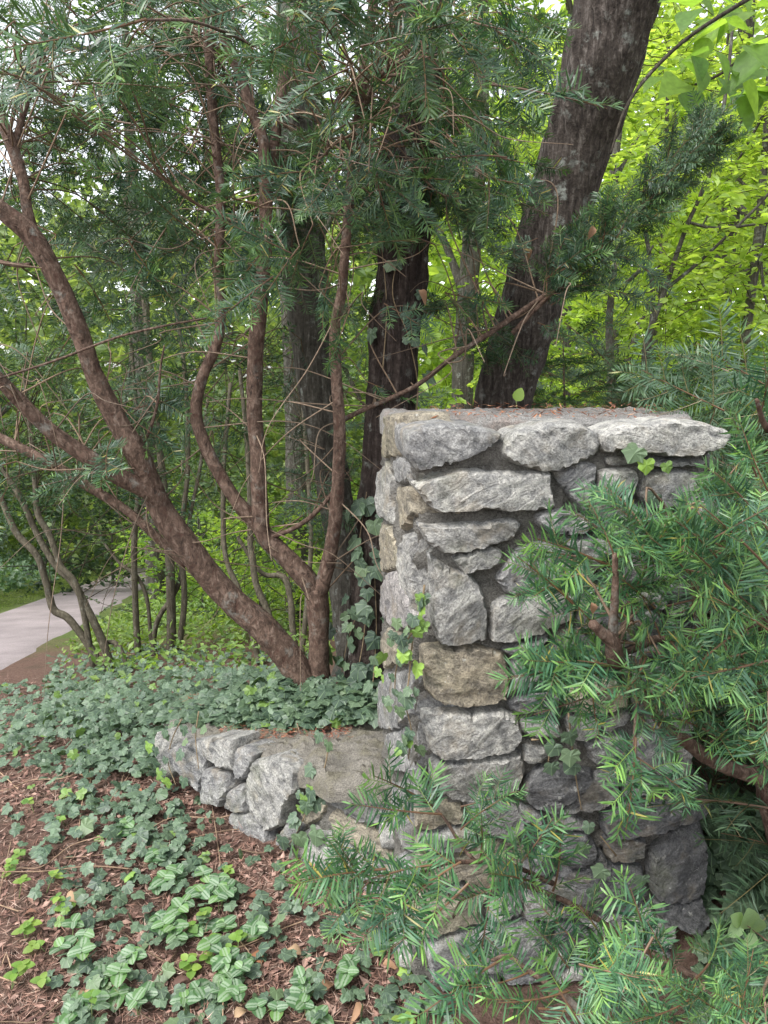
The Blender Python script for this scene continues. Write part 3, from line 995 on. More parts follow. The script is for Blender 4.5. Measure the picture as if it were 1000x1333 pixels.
def shoot(mb, r, p, d, nrm, L, nl, pitch, hi, young, w):
    """one needled shoot; returns nothing"""
    m_ = 9
    d, nrm = unit(d), unit(nrm)
    sag = r.uniform(-.25, .12)
    ts = np.linspace(0, 1, m_)
    C = p + d * (L * ts)[:, None] + nrm * (sag * L * ts * ts)[:, None] + np.cross(d, nrm) * (r.uniform(-.15, .15) * L * ts * ts)[:, None]
    green = (.17, .26, .06) if young > .4 else (.16, .13, .055)
    tube(mb, C[::2], np.linspace(.0011, .0006, 5), 4 if hi else 3, c=green, cap=False)
    k_ = max(4, int(L / pitch))
    t = (np.arange(2 * k_) // 2 + r.uniform(0, .8, 2 * k_)) / k_
    t = np.clip(t, 0, 1)
    side = np.where(np.arange(2 * k_) % 2 == 0, 1.0, -1.0)
    B = np.stack([np.interp(t, ts, C[:, a]) for a in range(3)], 1)
    T = unit(np.gradient(C, axis=0))
    TT = np.stack([np.interp(t, ts, T[:, a]) for a in range(3)], 1)
    sv = np.cross(TT, nrm)
    ang = np.radians(r.normal(62, 9, len(t)) - 28 * sstep(.72, 1.0, t))
    lift = r.normal(.28, .22, len(t))
    D = TT * np.cos(ang)[:, None] + sv * (side * np.sin(ang))[:, None] + nrm * lift[:, None]
    nn = nrm + r.normal(0, .28, (len(t), 3))
    LL = nl * (.72 + .45 * np.sin(np.pi * np.clip(t * .85 + .12, 0, 1))) * r.uniform(.8, 1.12, len(t))
    LL *= 1 - .4 * sstep(.9, 1, t)
    mixt = np.clip(young * sstep(.35, 1.0, t) + r.normal(0, .10, len(t)), 0, 1)[:, None]
    shade = r.uniform(0, 1, (len(t), 1))
    Cc_ = (DARK * (1 - shade) + MIDG * shade) * (1 - mixt) + TIP * mixt
    Cc_ = Cc_ * GAIN
    yel = (r.uniform(0, 1, len(t)) < .012)[:, None]
    Cc_ = np.where(yel, np.array([.30, .27, .07]), Cc_)
    needles(mb, B, D, nn, LL, np.full(len(t), w) * r.uniform(.85, 1.15, len(t)), r.normal(-.12, .16, len(t)), Cc_, hi)
def branchlet(seed, L=.30, hi=True, nl=.030, pitch=.0042, young=.35, w=.0029, nshoot=8):
    """a flat spray of yew: twig along +X, shoots to both sides, upper face +Z"""
    r = np.random.default_rng(seed)
    mb = MB()
    ts = np.linspace(0, 1, 8)
    by, bz = r.uniform(-.10, .10), r.uniform(-.22, .05)
    C = np.c_[L * ts, by * L * ts ** 2, bz * L * ts ** 2]
    tube(mb, C, np.linspace(.0026, .0009, 8), 6 if hi else 3, c=(.15, .085, .05), cap=False)
    up_ = np.array([0, 0, 1.0])
    T = unit(np.gradient(C, axis=0))
    for q in range(nshoot):
        t = .12 + .8 * (q + r.uniform(-.3, .3)) / nshoot
        t = min(max(t, .05), .95)
        p = np.array([np.interp(t, ts, C[:, a]) for a in range(3)])
        d0 = np.array([np.interp(t, ts, T[:, a]) for a in range(3)])
        sgn = 1 if q % 2 else -1
        a = R(r.uniform(36, 62))
        d = d0 * math.cos(a) + np.array([-d0[1], d0[0], 0]) * sgn * math.sin(a) + up_ * r.uniform(-.3, .25)
        nr = up_ + r.normal(0, .3, 3)
        Ls = L * r.uniform(.28, .55) * (1.1 - .5 * t)
        shoot(mb, r, p, d, nr, Ls, nl, pitch, hi, young * r.uniform(.2, 1.9), w)
    shoot(mb, r, C[3], C[-1] - C[3], up_ + r.normal(0, .2, 3), L * .68, nl, pitch, hi, young * r.uniform(.6, 1.8), w)
    return mb
HI = [branchlet(10 + q, L=.24, hi=True, nl=.042, pitch=.0058, w=.0040, nshoot=2 + q % 4).mesh('spray', M['yew'], smooth=False) for q in range(8)]
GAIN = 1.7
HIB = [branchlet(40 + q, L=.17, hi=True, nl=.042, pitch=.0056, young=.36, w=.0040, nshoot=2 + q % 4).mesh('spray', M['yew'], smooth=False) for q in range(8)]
GAIN = 1.0
LO = [branchlet(70 + q, hi=False, nl=.042, pitch=.0085, young=.2, w=.0052, nshoot=7).arrays() for q in range(5)]

def frame_of(d, nrm):
    x = unit(d)
    y = unit(np.cross(nrm, x))
    z = np.cross(x, y)
    return np.stack([x, y, z], 1)
def put_spray(meshes, r, parent, p, d, nrm, scale):
    o = bpy.data.objects.new('spray', meshes[r.integers(len(meshes))])
    A = frame_of(d, nrm)
    mw = Matrix([list(A[q] * scale) + [p[q] - parent.location[q]] for q in range(3)] + [[0, 0, 0, 1]])
    o.parent = parent
    o.matrix_basis = mw
    col.objects.link(o)
def bake_spray(mb, r, p, d, nrm, scale):
    V, T, Q, C, U = LO[r.integers(len(LO))]
    A = frame_of(d, nrm)
    V2 = (V * scale) @ A.T + p
    mb.add(V2, tris=T, quads=Q, c=C * r.uniform(.8, 1.2))

# ================================================================== the many-stemmed yew behind the low wall
yr = np.random.default_rng(21)
ybase = on_ground(410, 912)
yew = thing('yew_tree', 'reddish-brown yew with several bare leaning stems rising behind the low wall', 'tree', tuple(map(float, ybase)))
YB = float(ybase[1])
limb_pts = []
def limb(pts, w, Ys, name='limb', seg=18, seed=0, mat='yewbark', parent=yew, disp=.13, step=.016, tree=True, dscale=9):
    P = trace(pts, Ys)
    mb = MB()
    C, r_ = tube(mb, P, .80 * pxr(P, np.interp(np.linspace(0, 1, len(pts)), np.linspace(0, 1, len(w)), w)), seg, step, disp, dscale, seed=seed)
    if tree:
        limb_pts.append(np.c_[C, r_])
    return part(name, mb, M[mat], parent)
limb([(416,935),(416,905),(415,870),(415,830),(414,790),(412,768)], [46,40,36,33,36,38], [(0,YB),(1,YB+.02)], 'trunk', 22, 1)
limb([(412,940),(402,905),(380,862),(345,820),(295,775),(250,720),(222,682),(203,648)], [50,48,46,46,44,43,42,36], [(0,YB),(1,YB-.06)], 'trunk', 22, 2)
limb([(212,665),(198,642),(155,620),(110,592),(65,560),(30,526),(0,495),(-45,452),(-90,400)], [34,32,29,27,25,23,22,20,16], [(0,YB-.05),(1,YB-.35)], seed=3)
limb([(208,660),(196,630),(178,590),(148,540),(122,485),(106,438),(78,372),(45,312),(8,278),(-30,250)], [36,36,36,34,30,30,32,34,30,26], [(0,YB-.05),(1,YB-.3)], seed=4)
limb([(48,318),(36,275),(30,235),(12,180),(-8,135)], [20,18,18,20,18], [(0,YB-.22),(1,YB-.2)], seed=5)
limb([(18,190),(30,150),(45,100),(55,50)], [12,10,9,6], [(0,YB-.2),(1,YB-.1)], seed=6)
limb([(414,790),(408,765),(385,738),(352,705),(333,680),(308,652),(283,612),(264,572),(255,535),(264,490),(282,448),(289,400),(285,350),(287,250),(277,150),(272,50),(266,-40)], [34,33,33,31,27,22,21,20,20,19,17,15,16,16,15,17,15], [(0,YB+.02),(1,YB+.05)], seed=7)
limb([(352,710),(342,690),(338,650),(336,595),(331,530),(333,460),(338,400),(345,320),(346,250),(343,185),(330,150),(310,90),(285,30),(270,-20)], [27,28,27,26,26,26,26,25,22,18,17,16,15,14], [(0,YB+.02),(1,YB-.1)], seed=8)
limb([(345,280),(352,230),(362,150),(372,90),(382,20),(388,-30)], [16,17,17,18,17,15], [(0,YB-.02),(1,YB)], seed=9)
limb([(414,785),(419,765),(430,720),(438,660),(441,610),(442,555),(438,495),(436,430),(445,380),(450,320),(457,240),(465,170),(472,100),(482,30),(490,-30)], [27,26,24,22,21,20,19,18,17,16,16,16,16,15,14], [(0,YB+.02),(1,YB-.2)], seed=10)
limb([(444,548),(470,535),(505,520),(545,500),(590,465),(640,432),(690,398),(740,365)], [9,8,8,8,8,9,9,7], [(0,YB),(1,2.95)], 'branch', 8, 11)
limb([(350,700),(378,690),(402,675),(425,652),(438,632)], [8,8,8,7,6], [(0,YB+.01),(1,YB)], 'branch', 8, 12)
limb([(-20,560),(60,600),(110,630),(165,665),(205,700),(240,735)], [15,16,16,15,14,12], [(0,YB+.3),(1,YB+.12)], seed=13)
limb([(180,590),(195,560),(205,525),(209,480),(214,450)], [7,6,5,4,3], [(0,YB-.05),(1,YB-.1)], 'branch', 7, 14)
limb([(470,110),(440,130),(428,170),(425,200)], [10,9,8,6], [(0,YB-.18),(1,YB-.2)], 'branch', 8, 15)
limb([(455,235),(475,140),(500,95),(560,60)], [9,9,8,6], [(0,YB-.12),(1,YB-.35)], 'branch', 8, 16)
limb([(0,492),(70,470),(150,440),(210,425),(270,414)], [4,4,4,3.5,3], [(0,2.3),(1,2.5)], 'branch', 6, 17, tree=False)
limb([(205,225),(250,262),(300,288),(340,330)], [5,5,5,4], [(0,YB-.3),(1,YB-.1)], 'branch', 6, 18)
limb([(190,26),(250,28),(300,45),(330,60)], [4,5,5,4], [(0,1.35),(1,2.6)], 'branch', 6, 19, tree=False)
limb([(40,345),(20,345),(-10,338)], [9,8,8], [(0,YB-.22),(1,YB-.2)], 'branch', 7, 20)
LP = np.concatenate(limb_pts)

def near_limb(p, pts):
    d = np.linalg.norm(pts[:, :3] - p, axis=1)
    q = np.argsort(d)[int(abs(yr.normal(0, 30)))]
    return pts[q, :3], d[q]
def twig_to(mb, r, a, b, r0=.0035, r1=.0018, c=(.20, .14, .095)):
    m_ = (a + b) / 2 + r.normal(0, .10, 3) * np.linalg.norm(b - a) + np.array([0, 0, .05])
    tube(mb, [a, m_, b], [r0, (r0 + r1) / 2, r1], 5, .03, c=np.array(c) * r.uniform(.6, 1.2), cap=False)

def sow_yew(regions, r, parent, meshes, pts, nhi, stuff, twigs, upbias=.6, drop=-.25, maxtw=1.1):
    """sprays in a region of the crown: (x0,x1,y0,y1,count,Y0,Y1,size)"""
    made = []
    for (x0, x1, y0, y1, cnt, Y0, Y1, sz) in regions:
        for _ in range(cnt):
            p = at(r.uniform(x0, x1), r.uniform(y0, y1), r.uniform(Y0, Y1))
            a, dist = near_limb(p, pts)
            d = unit(p - a) * .7 + unit(r.normal(0, 1, 3)) * .8
            d[2] = d[2] * .6 + drop
            nrm = np.array([0, -.25, upbias]) + r.normal(0, .45, 3)
            made.append((p, unit(d), nrm, sz * r.uniform(.7, 1.25), a, dist))
    made.sort(key=lambda m_: project(m_[0])[2][0])
    for q, (p, d, nrm, sc, a, dist) in enumerate(made):
        if q < nhi:
            put_spray(meshes, r, parent, p, d, nrm, sc)
        else:
            bake_spray(stuff, r, p, d, nrm, sc)
        if dist < maxtw and r.uniform() < .85:
            twig_to(twigs, r, a, p)
ystuff, ytw = MB(), MB()
sow_yew([(-40, 160, -30, 110, 16, 2.0, 2.6, 1.0), (-40, 260, -30, 230, 36, 2.8, 3.6, 1.05), (0, 330, 60, 330, 46, 2.85, 3.8, 1.05), (150, 430, -30, 260, 54, 2.8, 3.7, 1.1), (360, 640, -40, 50, 26, 1.9, 2.5, 1.0),
         (390, 500, 80, 260, 12, 2.3, 2.6, .95), (400, 660, 0, 260, 56, 2.75, 3.15, 1.0), (570, 670, 60, 260, 16, 2.5, 3.1, .95), (560, 650, 230, 480, 26, 2.95, 3.4, .95), (340, 470, 200, 330, 10, 2.35, 2.6, .95), (330, 520, 180, 430, 26, 2.85, 3.4, 1.0),
         (0, 300, 300, 620, 40, 2.9, 3.8, 1.0), (300, 560, 420, 700, 24, 3.0, 4.0, 1.0), (0, 200, 520, 640, 14, 2.85, 3.3, .9)], yr, yew, HI, LP, 232, ystuff, ytw)
sow_yew([(-40, 700, -40, 300, 120, 3.2, 5.0, 1.1), (0, 520, 250, 600, 30, 3.4, 5.0, 1.0)], yr, yew, HI, LP, 0, ystuff, ytw, maxtw=.8)
# the dense dark arm of foliage reaching past the leaning trunk
A0, A1 = at(705, 395, 2.95), at(925, 170, 2.75)
ax = unit(A1 - A0)
armm = MB()
tube(armm, [A0 - ax * .15, A0, (A0 + A1) / 2 + (0, 0, -.03), A1], [.010, .009, .006, .002], 7, .03, .1)
part('branch', armm, M['yewbark'], yew)
for q in range(84):
    t = yr.uniform(0, .95)
    p = A0 + (A1 - A0) * t + yr.normal(0, .028, 3)
    sd_ = unit(np.cross(ax, [0, -1, 0])) * yr.choice([-1, 1]) * yr.uniform(.1, .8)
    d = ax + sd_ + yr.normal(0, .25, 3)
    if q < 48: put_spray(HI, yr, yew, p, d, np.array([-.3, -.6, .6]) + yr.normal(0, .35, 3), yr.uniform(.65, .95) * (1.05 - .35 * t))
    else: bake_spray(ystuff, yr, p, d, np.array([0, -.4, .8]) + yr.normal(0, .3, 3), .6)
for (a_, b_, Y_) in (((800,330),(880,365),3.0), ((760,370),(850,385),3.1), ((735,420),(800,470),3.2), ((700,420),(760,440),3.1), ((760,300),(830,340),3.0), ((700,310),(650,330),2.8)):
    p, e = at(*a_, Y_), at(*b_, Y_ - .05)
    put_spray(HI, yr, yew, p, e - p, np.array([0, -.5, .8]), np.linalg.norm(e - p) / .24)
# a few traced sprays that hang close
for (a_, b_, Y0, Y1, sc) in (((190,25),(15,75),1.35,1.2,1), ((300,400),(262,405),2.2,2.15,1), ((355,360),(270,425),2.3,2.2,1), ((380,330),(290,285),2.2,2.1,1), ((470,60),(600,30),1.9,1.8,1),
                          ((640,110),(790,128),2.3,2.2,1), ((660,205),(560,190),2.3,2.2,1), ((440,220),(400,280),2.1,2.05,1), ((500,395),(560,430),2.5,2.45,1)):
    p, e = at(*a_, Y0), at(*b_, Y1)
    put_spray(HI, yr, yew, p, e - p, np.array([0, -.8, .55]) + yr.normal(0, .2, 3), np.linalg.norm(e - p) / .24)
for _ in range(150):
    a = LP[yr.integers(len(LP))][:3]
    if a[2] < .75: continue
    d = unit(yr.normal(0, 1, 3) * np.array([1, .7, .5]))
    L = yr.uniform(.2, .75)
    P = [a, a + d * L * .4 + yr.normal(0, .04, 3), a + d * L * .75 + yr.normal(0, .05, 3) - (0, 0, .05 * L), a + d * L + yr.normal(0, .06, 3) - (0, 0, .25 * L)]
    tube(ytw, P, [.0032, .0024, .0017, .0010], 5, .025, c=np.array((.19, .14, .10)) * yr.uniform(.5, 1.4), cap=False)
setp(part('foliage', ystuff, M['yew'], yew, smooth=False), kind='stuff')
setp(part('twigs', ytw, M['twig'], yew), kind='stuff')

# ================================================================== large trunks
def big_tree(name, label, pts, w, Ys, mat, seed, furrow, seg=56, group=None):
    P = trace(pts, Ys)
    g = float(H(P[0][0], P[0][1]))
    P = np.concatenate([[[P[0][0] - (P[1][0] - P[0][0]) * .2, P[0][1], g - .05]], P])
    t = thing(name, label, 'tree', (float(P[0][0]), float(P[0][1]), g))
    mb = MB()
    rad = pxr(P[1:], w)
    rad = np.concatenate([[rad[0] * 1.35], rad])
    C, r_ = tube(mb, P, rad, seg, .03, .08, 5, furrow, seed)
    part('trunk', mb, M[mat], t)
    return t, C, r_
lean_t, LC, LR = big_tree('leaning_tree', 'thick dark trunk leaning over behind the pillar, bark deeply furrowed', [(622,720),(640,620),(652,540),(665,480),(690,400),(716,310),(745,210),(775,110),(805,0),(835,-110),(860,-260)],
    [80,76,72,76,80,84,90,98,108,112,110], [(0,3.75),(.6,3.65),(1,3.3)], 'leanbark', 31, .016)
ivy_t, IC, IR = big_tree('ivy_clad_tree', 'upright dark trunk with loose strips of bark and ivy climbing it behind the yew stems', [(488,880),(492,760),(500,650),(508,540),(514,450),(520,380),(527,300),(534,200),(541,100),(546,0),(550,-120)],
    [78,70,66,64,64,66,68,72,74,74,72], [(0,3.05),(1,3.25)], 'darkbark', 32, .014)
mid_t, MC, MR = big_tree('lichened_tree', 'grey lichened trunk partly hidden behind the reddish yew stems', [(466,880),(458,800),(448,720),(432,620),(418,540),(408,470),(400,390),(394,280),(392,150),(392,0),(394,-120)],
    [58,52,46,44,46,50,54,56,56,54,52], [(0,3.75),(1,4.0)], 'greybark', 33, .010)

# ================================================================== leaves
def leaf_cloud(mb, r, P, size, aspect=.5, up_=.5, colr=((.05, .1, .03), (.1, .17, .05)), dirs=None, droop=0.0, six=False, jit=.35):
    """folded leaves at points P"""
    n = len(P)
    if n == 0:
        return
    d = unit(r.normal(0, 1, (n, 3))) if dirs is None else unit(dirs + r.normal(0, jit, (n, 3)))
    d[:, 2] = d[:, 2] * .6 - droop
    d = unit(d)
    nn = unit(np.array([0, -.15, up_]) + r.normal(0, .42, (n, 3)))
    s = unit(np.cross(d, nn))
    nn = np.cross(s, d)
    L = (size * r.uniform(.6, 1.25, n))[:, None]
    W = L * aspect
    f = L * r.uniform(.04, .16, (n, 1))
    t = r.uniform(0, 1, (n, 1)) ** 1.3
    C = np.asarray(colr[0]) * (1 - t) + np.asarray(colr[1]) * t
    C = C * r.uniform(.85, 1.15, (n, 1))
    if six:
        V = np.stack([P, P + d * L * .3 - s * W * .46 + nn * f * .8, P + d * L * .7 - s * W * .36 + nn * f * .6, P + d * L - nn * f * 1.2, P + d * L * .7 + s * W * .36 + nn * f * .6, P + d * L * .3 + s * W * .46 + nn * f * .8], 1).reshape(-1, 3)
        o = (np.arange(n) * 6)[:, None]
        mb.add(V, quads=np.concatenate([o + np.array([[0, 1, 2, 3]]), o + np.array([[0, 3, 4, 5]])]), c=np.repeat(C, 6, 0))
    else:
        V = np.stack([P, P + d * L * .5 - s * W * .5 + nn * f, P + d * L, P + d * L * .5 + s * W * .5 + nn * f], 1).reshape(-1, 3)
        o = (np.arange(n) * 4)[:, None]
        mb.add(V, tris=np.concatenate([o + np.array([[0, 1, 2]]), o + np.array([[0, 2, 3]])]), c=np.repeat(C, 4, 0))
def twiglets(mb_l, mb_t, r, starts, dirs, length, nleaf, size, **kw):
    """short twigs carrying leaves along them"""
    P, D = [], []
    for p, d in zip(starts, dirs):
        L = length * r.uniform(.6, 1.3)
        e = p + unit(d) * L + r.normal(0, .12 * L, 3)
        m_ = (p + e) / 2 + r.normal(0, .08 * L, 3)
        if mb_t is not None:
            tube(mb_t, [p, m_, e], [.003, .0022, .001], 4, .06, c=(.5, .45, .38), cap=False)
        t = r.uniform(.1, 1.05, nleaf)
        q = (1 - t)[:, None] ** 2 * p + (2 * t * (1 - t))[:, None] * m_ + (t ** 2)[:, None] * e
        P.append(q + r.normal(0, size * .12, q.shape))
        sv = unit(np.cross(d, [0, 0, 1.0]))
        D.append(unit(d)[None] * .55 + sv[None] * r.choice([-1, 1], (nleaf, 1)) * .8)
    leaf_cloud(mb_l, r, np.concatenate(P), size, dirs=np.concatenate(D), **kw)

# ---- shrubs on the bank by the driveway
sr = np.random.default_rng(51)
def shrub(name, label, base_px, stems, Yb, Yt, regions, seed, colr, size=.034, group='slender shrubs on the bank', nleaf=22):
    b = on_ground(*base_px)
    t = thing(name, label, 'shrub', tuple(map(float, b)), group)
    pts = []
    for q, (pp, w) in enumerate(stems):
        P = trace(pp, [(0, Yb + b[1]), (1, Yt + b[1])])
        P[0][2] = min(P[0][2], float(H(P[0][0], P[0][1])) - .01)
        mb = MB()
        C, r_ = tube(mb, P, pxr(P, w), 9, .03, .10, 20, seed=seed + q)
        part('stem', mb, M['shrubbark'], t)
        pts.append(np.c_[C, r_])
    pts = np.concatenate(pts)
    ml, mt = MB(), MB()
    st, di = [], []
    for (x0, x1, y0, y1, cnt, Y0, Y1) in regions:
        for _ in range(cnt):
            p = at(sr.uniform(x0, x1), sr.uniform(y0, y1), b[1] + sr.uniform(Y0, Y1))
            if p[2] < H(p[0], p[1]) + .08:
                continue
            a, dist = near_limb(p, pts)
            st.append(p); di.append(unit(p - a) * .6 + sr.normal(0, .6, 3) + np.array([0, 0, .15]))
            if dist < 1.3 and sr.uniform() < .6:
                twig_to(mt, sr, a, p, .0045, .002, (.55, .5, .42))
    twiglets(ml, mt, sr, st, di, .22, nleaf, size, aspect=.48, colr=colr, six=True)
    part('foliage', ml, M['shrub'], t, smooth=False, kind='stuff')
    part('twigs', mt, M['shrubbark'], t, kind='stuff')
    return t
GRN = ((.035, .075, .025), (.10, .17, .06))
shrub('privet_shrub', 'slender shrub whose three bent bare stems cross in front of the driveway', (140, 878),
      [([(139,878),(113,836),(89,805),(70,793),(60,757),(48,723),(24,697),(10,670),(0,646),(-25,590)], [11,10,10,10,9,9,9,8,8,6]),
       ([(147,874),(134,836),(115,795),(96,759),(72,735),(48,694),(31,656),(14,627),(-10,590)], [11,11,10,10,9,8,8,7,6]),
       ([(118,800),(103,771),(80,737),(65,697),(50,670),(46,632),(44,603),(38,540),(30,480)], [8,8,8,8,8,7,7,6,4]),
       ([(168,858),(154,840),(134,836)], [6,6,6])], 0, .1,
      [(-20, 120, 300, 640, 120, -.2, .8), (60, 260, 560, 760, 36, 0, .8)], 60, GRN)
shrub('privet_shrub', 'tall thin shrub with clustered grey stems and small leaves beside the driveway shrub', (212, 852),
      [([(201,854),(201,824),(209,800),(225,776),(235,752),(238,728),(250,660),(262,600),(270,520)], [7,7,7,7,7,6,5,5,3]),
       ([(223,850),(223,800),(221,728),(215,650),(205,560),(196,480),(187,375),(175,300),(158,240),(140,170),(128,110)], [13,12,12,10,9,9,9,8,8,7,5]),
       ([(179,842),(176,776),(175,704),(180,640),(178,540),(170,440)], [9,8,8,7,6,4]),
       ([(197,846),(192,783),(178,750),(156,733),(130,700)], [5,5,5,4,3]),
       ([(232,850),(240,780),(236,700),(245,600),(240,480),(225,380)], [8,8,7,6,6,4])], 0, .2,
      [(100, 330, 250, 640, 150, -.2, 1.0), (130, 330, 640, 820, 60, .0, .8)], 70, ((.04, .085, .03), (.13, .2, .07)))
shrub('privet_shrub', 'shrub of dark thin stems seen through the fork of the yew', (352, 862),
      [([(358,878),(352,820),(349,797),(334,762),(329,730),(326,707),(325,640),(320,560),(312,480)], [10,9,9,9,9,8,7,6,5]),
       ([(386,860),(381,817),(378,780),(369,751),(340,745),(310,700)], [9,9,8,8,6,5]),
       ([(340,870),(314,777),(297,736),(291,696),(292,600),(300,500)], [8,8,7,7,6,5]),
       ([(392,860),(400,780),(405,700),(400,600),(392,500)], [7,7,6,6,4])], -.1, .2,
      [(260, 480, 380, 700, 110, .0, 1.0), (290, 420, 700, 830, 34, .2, 1.0)], 80, ((.04, .085, .03), (.12, .19, .065)))

# ================================================================== woodland behind
br_ = np.random.default_rng(91)
def crown_tree(name, label, x, y, h, tr, crown, colr, size, nclump, nleaf, mat='bright', group=None, bark='greybark', lean=(0, 0), aspect=.6, branches=5, up_=.8, thin=.18, stem_h=1.0, cat='tree'):
    """tree with tapered trunk, limbs and a leafy crown: crown = list of (dx,dy,z0..z1 box) ellipsoids (cx,cy,cz,rx,ry,rz)"""
    g = float(H(x, y))
    t = thing(name, label, cat, (x, y, g), group)
    mb = MB()
    P = np.array([[x, y, g - .1], [x + lean[0] * .3 + br_.normal(0, .05), y, g + h * .3], [x + lean[0] * .65 + br_.normal(0, .08), y + lean[1] * .6, g + h * .65], [x + lean[0], y + lean[1], g + h * stem_h]])
    C, r_ = tube(mb, P, [tr * 1.2, tr, tr * .7, tr * .25], 12, .12, .1, 6, 0, int(x * 10) % 97)
    lims = [np.c_[C, r_]]
    for q in range(branches):
        e = crown[q % len(crown)]
        k_ = int(len(C) * br_.uniform(.35, .9))
        end = np.array([x + e[0], y + e[1], g + e[2]]) + br_.uniform(-.75, .75, 3) * np.array(e[3:])
        m_ = (C[k_] + end) / 2 + np.array([0, 0, .12 * h * br_.uniform(-.3, .6)])
        Cb, rb_ = tube(mb, [C[k_], m_, end], [r_[k_] * .55, r_[k_] * .3, .004], 7, .12, .1, 8)
        lims.append(np.c_[Cb, rb_])
    part('trunk', mb, M[bark], t)
    L = np.concatenate(lims)
    ml, mt = MB(), MB()
    st, di = [], []
    for (cx, cy, cz, rx, ry, rz) in crown:
        n = int(nclump / len(crown))
        u = unit(br_.normal(0, 1, (n, 3))) * (br_.uniform(.15, 1, (n, 1)) ** .45)
        p = np.array([x + cx, y + cy, g + cz]) + u * np.array([rx, ry, rz])
        gap = vnoise(p * (1.1 / max(.4, min(rx, rz))) * 1.6, int(abs(x) * 7) % 50) > -.28
        p = p[gap & (p[:, 2] > H(p[:, 0], p[:, 1]) + .05)]
        for q in p:
            st.append(q); di.append(unit(q - np.array([x + cx, y + cy, g + cz])) * .5 + br_.normal(0, .5, 3) + np.array([0, 0, -.1]))
    twiglets(ml, mt if thin else None, br_, st, di, size * 4.0, nleaf, size, aspect=aspect, colr=colr, up_=up_, six=True)
    part('crown', ml, M[mat], t, smooth=False, kind='stuff')
    if thin:
        part('twigs', mt, M['shrubbark'], t, kind='stuff')
    return t
YG = ((.19, .30, .05), (.37, .50, .13))  # leaf colours raised to carry the backlit glow of the glade
YG2 = ((.12, .22, .04), (.26, .38, .09))
MG = ((.045, .088, .036), (.12, .18, .075))
def px_xy(px, Y):
    p = at(px, 500, Y)
    return float(p[0]), float(Y)
specs = [
    ('sapling', 'slim grey sapling with layered yellow-green leaves beyond the pillar', 842, 6.5, 4.6, .035, [(0,0,2.2,.8,.8,.9),(.3,.1,3.5,1.0,.8,1.0)], YG, .075, 330, 12),
    ('sapling', 'spreading young tree with tiers of bright leaves behind the clipped end of the pillar', 960, 6.0, 5.0, .04, [(0,0,1.6,.9,.9,.9),(0,.2,3.0,1.1,.9,1.1),(.2,0,4.4,1.2,.9,1.0)], YG, .08, 520, 12),
    ('sapling', 'forked dark stem with sparse bright leaves between leaning trunk and sapling', 800, 7.8, 5.5, .07, [(-.4,0,2.4,.9,.7,.8),(.2,.3,4.2,1.3,.9,1.2)], YG, .085, 380, 12),
    ('woodland_tree', 'tall tree with sunlit yellow-green crown far behind the leaning trunk', 735, 10.5, 9, .13, [(0,0,2.6,1.6,1.2,1.4),(.2,0,5.2,2.0,1.5,1.8),(0,0,8.0,2.2,1.5,1.6)], YG, .11, 620, 12),
    ('woodland_tree', 'tall pale-leaved tree rising far behind the layered young tree', 925, 11.5, 10, .15, [(0,0,2.5,2.0,1.4,1.6),(.4,0,5.5,2.4,1.6,2.0),(0,0,8.8,2.6,1.6,1.8)], YG, .12, 760, 12),
    ('woodland_tree', 'broad yellow-green tree at the far edge of the glade', 1080, 10, 9, .14, [(0,0,2.5,1.8,1.4,1.8),(-.3,0,5.5,2.1,1.5,2.0),(0,0,8.0,2.2,1.5,1.6)], YG2, .11, 620, 12),
    ('woodland_tree', 'mid-green tree filling the gap behind the ivy-clad trunk', 600, 9.5, 8.5, .13, [(0,0,2.4,1.7,1.3,1.6),(0,0,5.0,2.0,1.4,1.8),(.2,0,7.4,1.8,1.3,1.4)], YG2, .10, 520, 11),
    ('woodland_tree', 'mid-green tree seen between the upright yew stems', 380, 9.0, 8, .12, [(0,0,2.6,1.8,1.2,1.5),(0,0,5.0,1.9,1.3,1.6),(.3,0,7.0,1.4,1.2,1.1)], MG, .09, 560, 11),
    ('woodland_tree', 'loose green tree across the driveway with sky showing through its top', 190, 12.5, 9.5, .15, [(0,0,3.6,2.3,1.4,1.9),(-.3,0,6.4,2.2,1.4,1.6),(.4,0,8.6,1.3,1.0,.9)], MG, .10, 640, 11),
    ('woodland_tree', 'dark spreading tree on the slope across the driveway', -70, 13.0, 8.5, .16, [(0,0,3.4,2.6,1.6,2.0),(.2,0,5.8,2.2,1.4,1.4),(-.4,0,7.6,1.2,1.0,.8)], ((.04,.08,.035),(.09,.15,.06)), .10, 640, 11),
]
for (nm, lb, px, Y, h, tr, cr, cl, sz, nc, nl_) in specs:
    x_, y_ = px_xy(px, Y)
    crown_tree(nm, lb, x_, y_, h, tr, cr, cl, sz, nc, nl_, group='woodland trees')
# a slender sapling whose stems show against the glade, and a big-leaved bough overhead
sx, sy = px_xy(842, 5.2)
sap = thing('sapling', 'curving dark-stemmed sapling standing close behind the pillar in the glade', 'tree', (sx, sy, float(H(sx, sy))), 'woodland trees')
spts = []
for pp, w in (([(838,640),(842,560),(838,490),(843,440),(862,388),(892,300),(925,220),(945,120),(955,20)], [10,9,8,8,7,6,6,5,4]), ([(842,470),(850,400),(845,330),(838,280),(842,200)], [8,7,6,5,3]), ([(800,640),(798,520),(793,430),(800,345)], [12,11,10,8]),
              ([(868,375),(900,350),(935,318),(985,270),(1010,240)], [5,5,4,4,3]), ([(800,380),(830,355),(850,320)], [6,5,3]), ([(898,290),(935,297),(1000,290)], [4,4,3]), ([(800,360),(780,330),(770,300)], [6,5,3])):
    P = trace(pp, [(0, 5.2), (1, 5.0)])
    mb = MB(); C, r_ = tube(mb, P, pxr(P, w), 8, .05, .1, 10)
    part('stem', mb, M['greybark'], sap); spts.append(C)
spts = np.concatenate(spts)
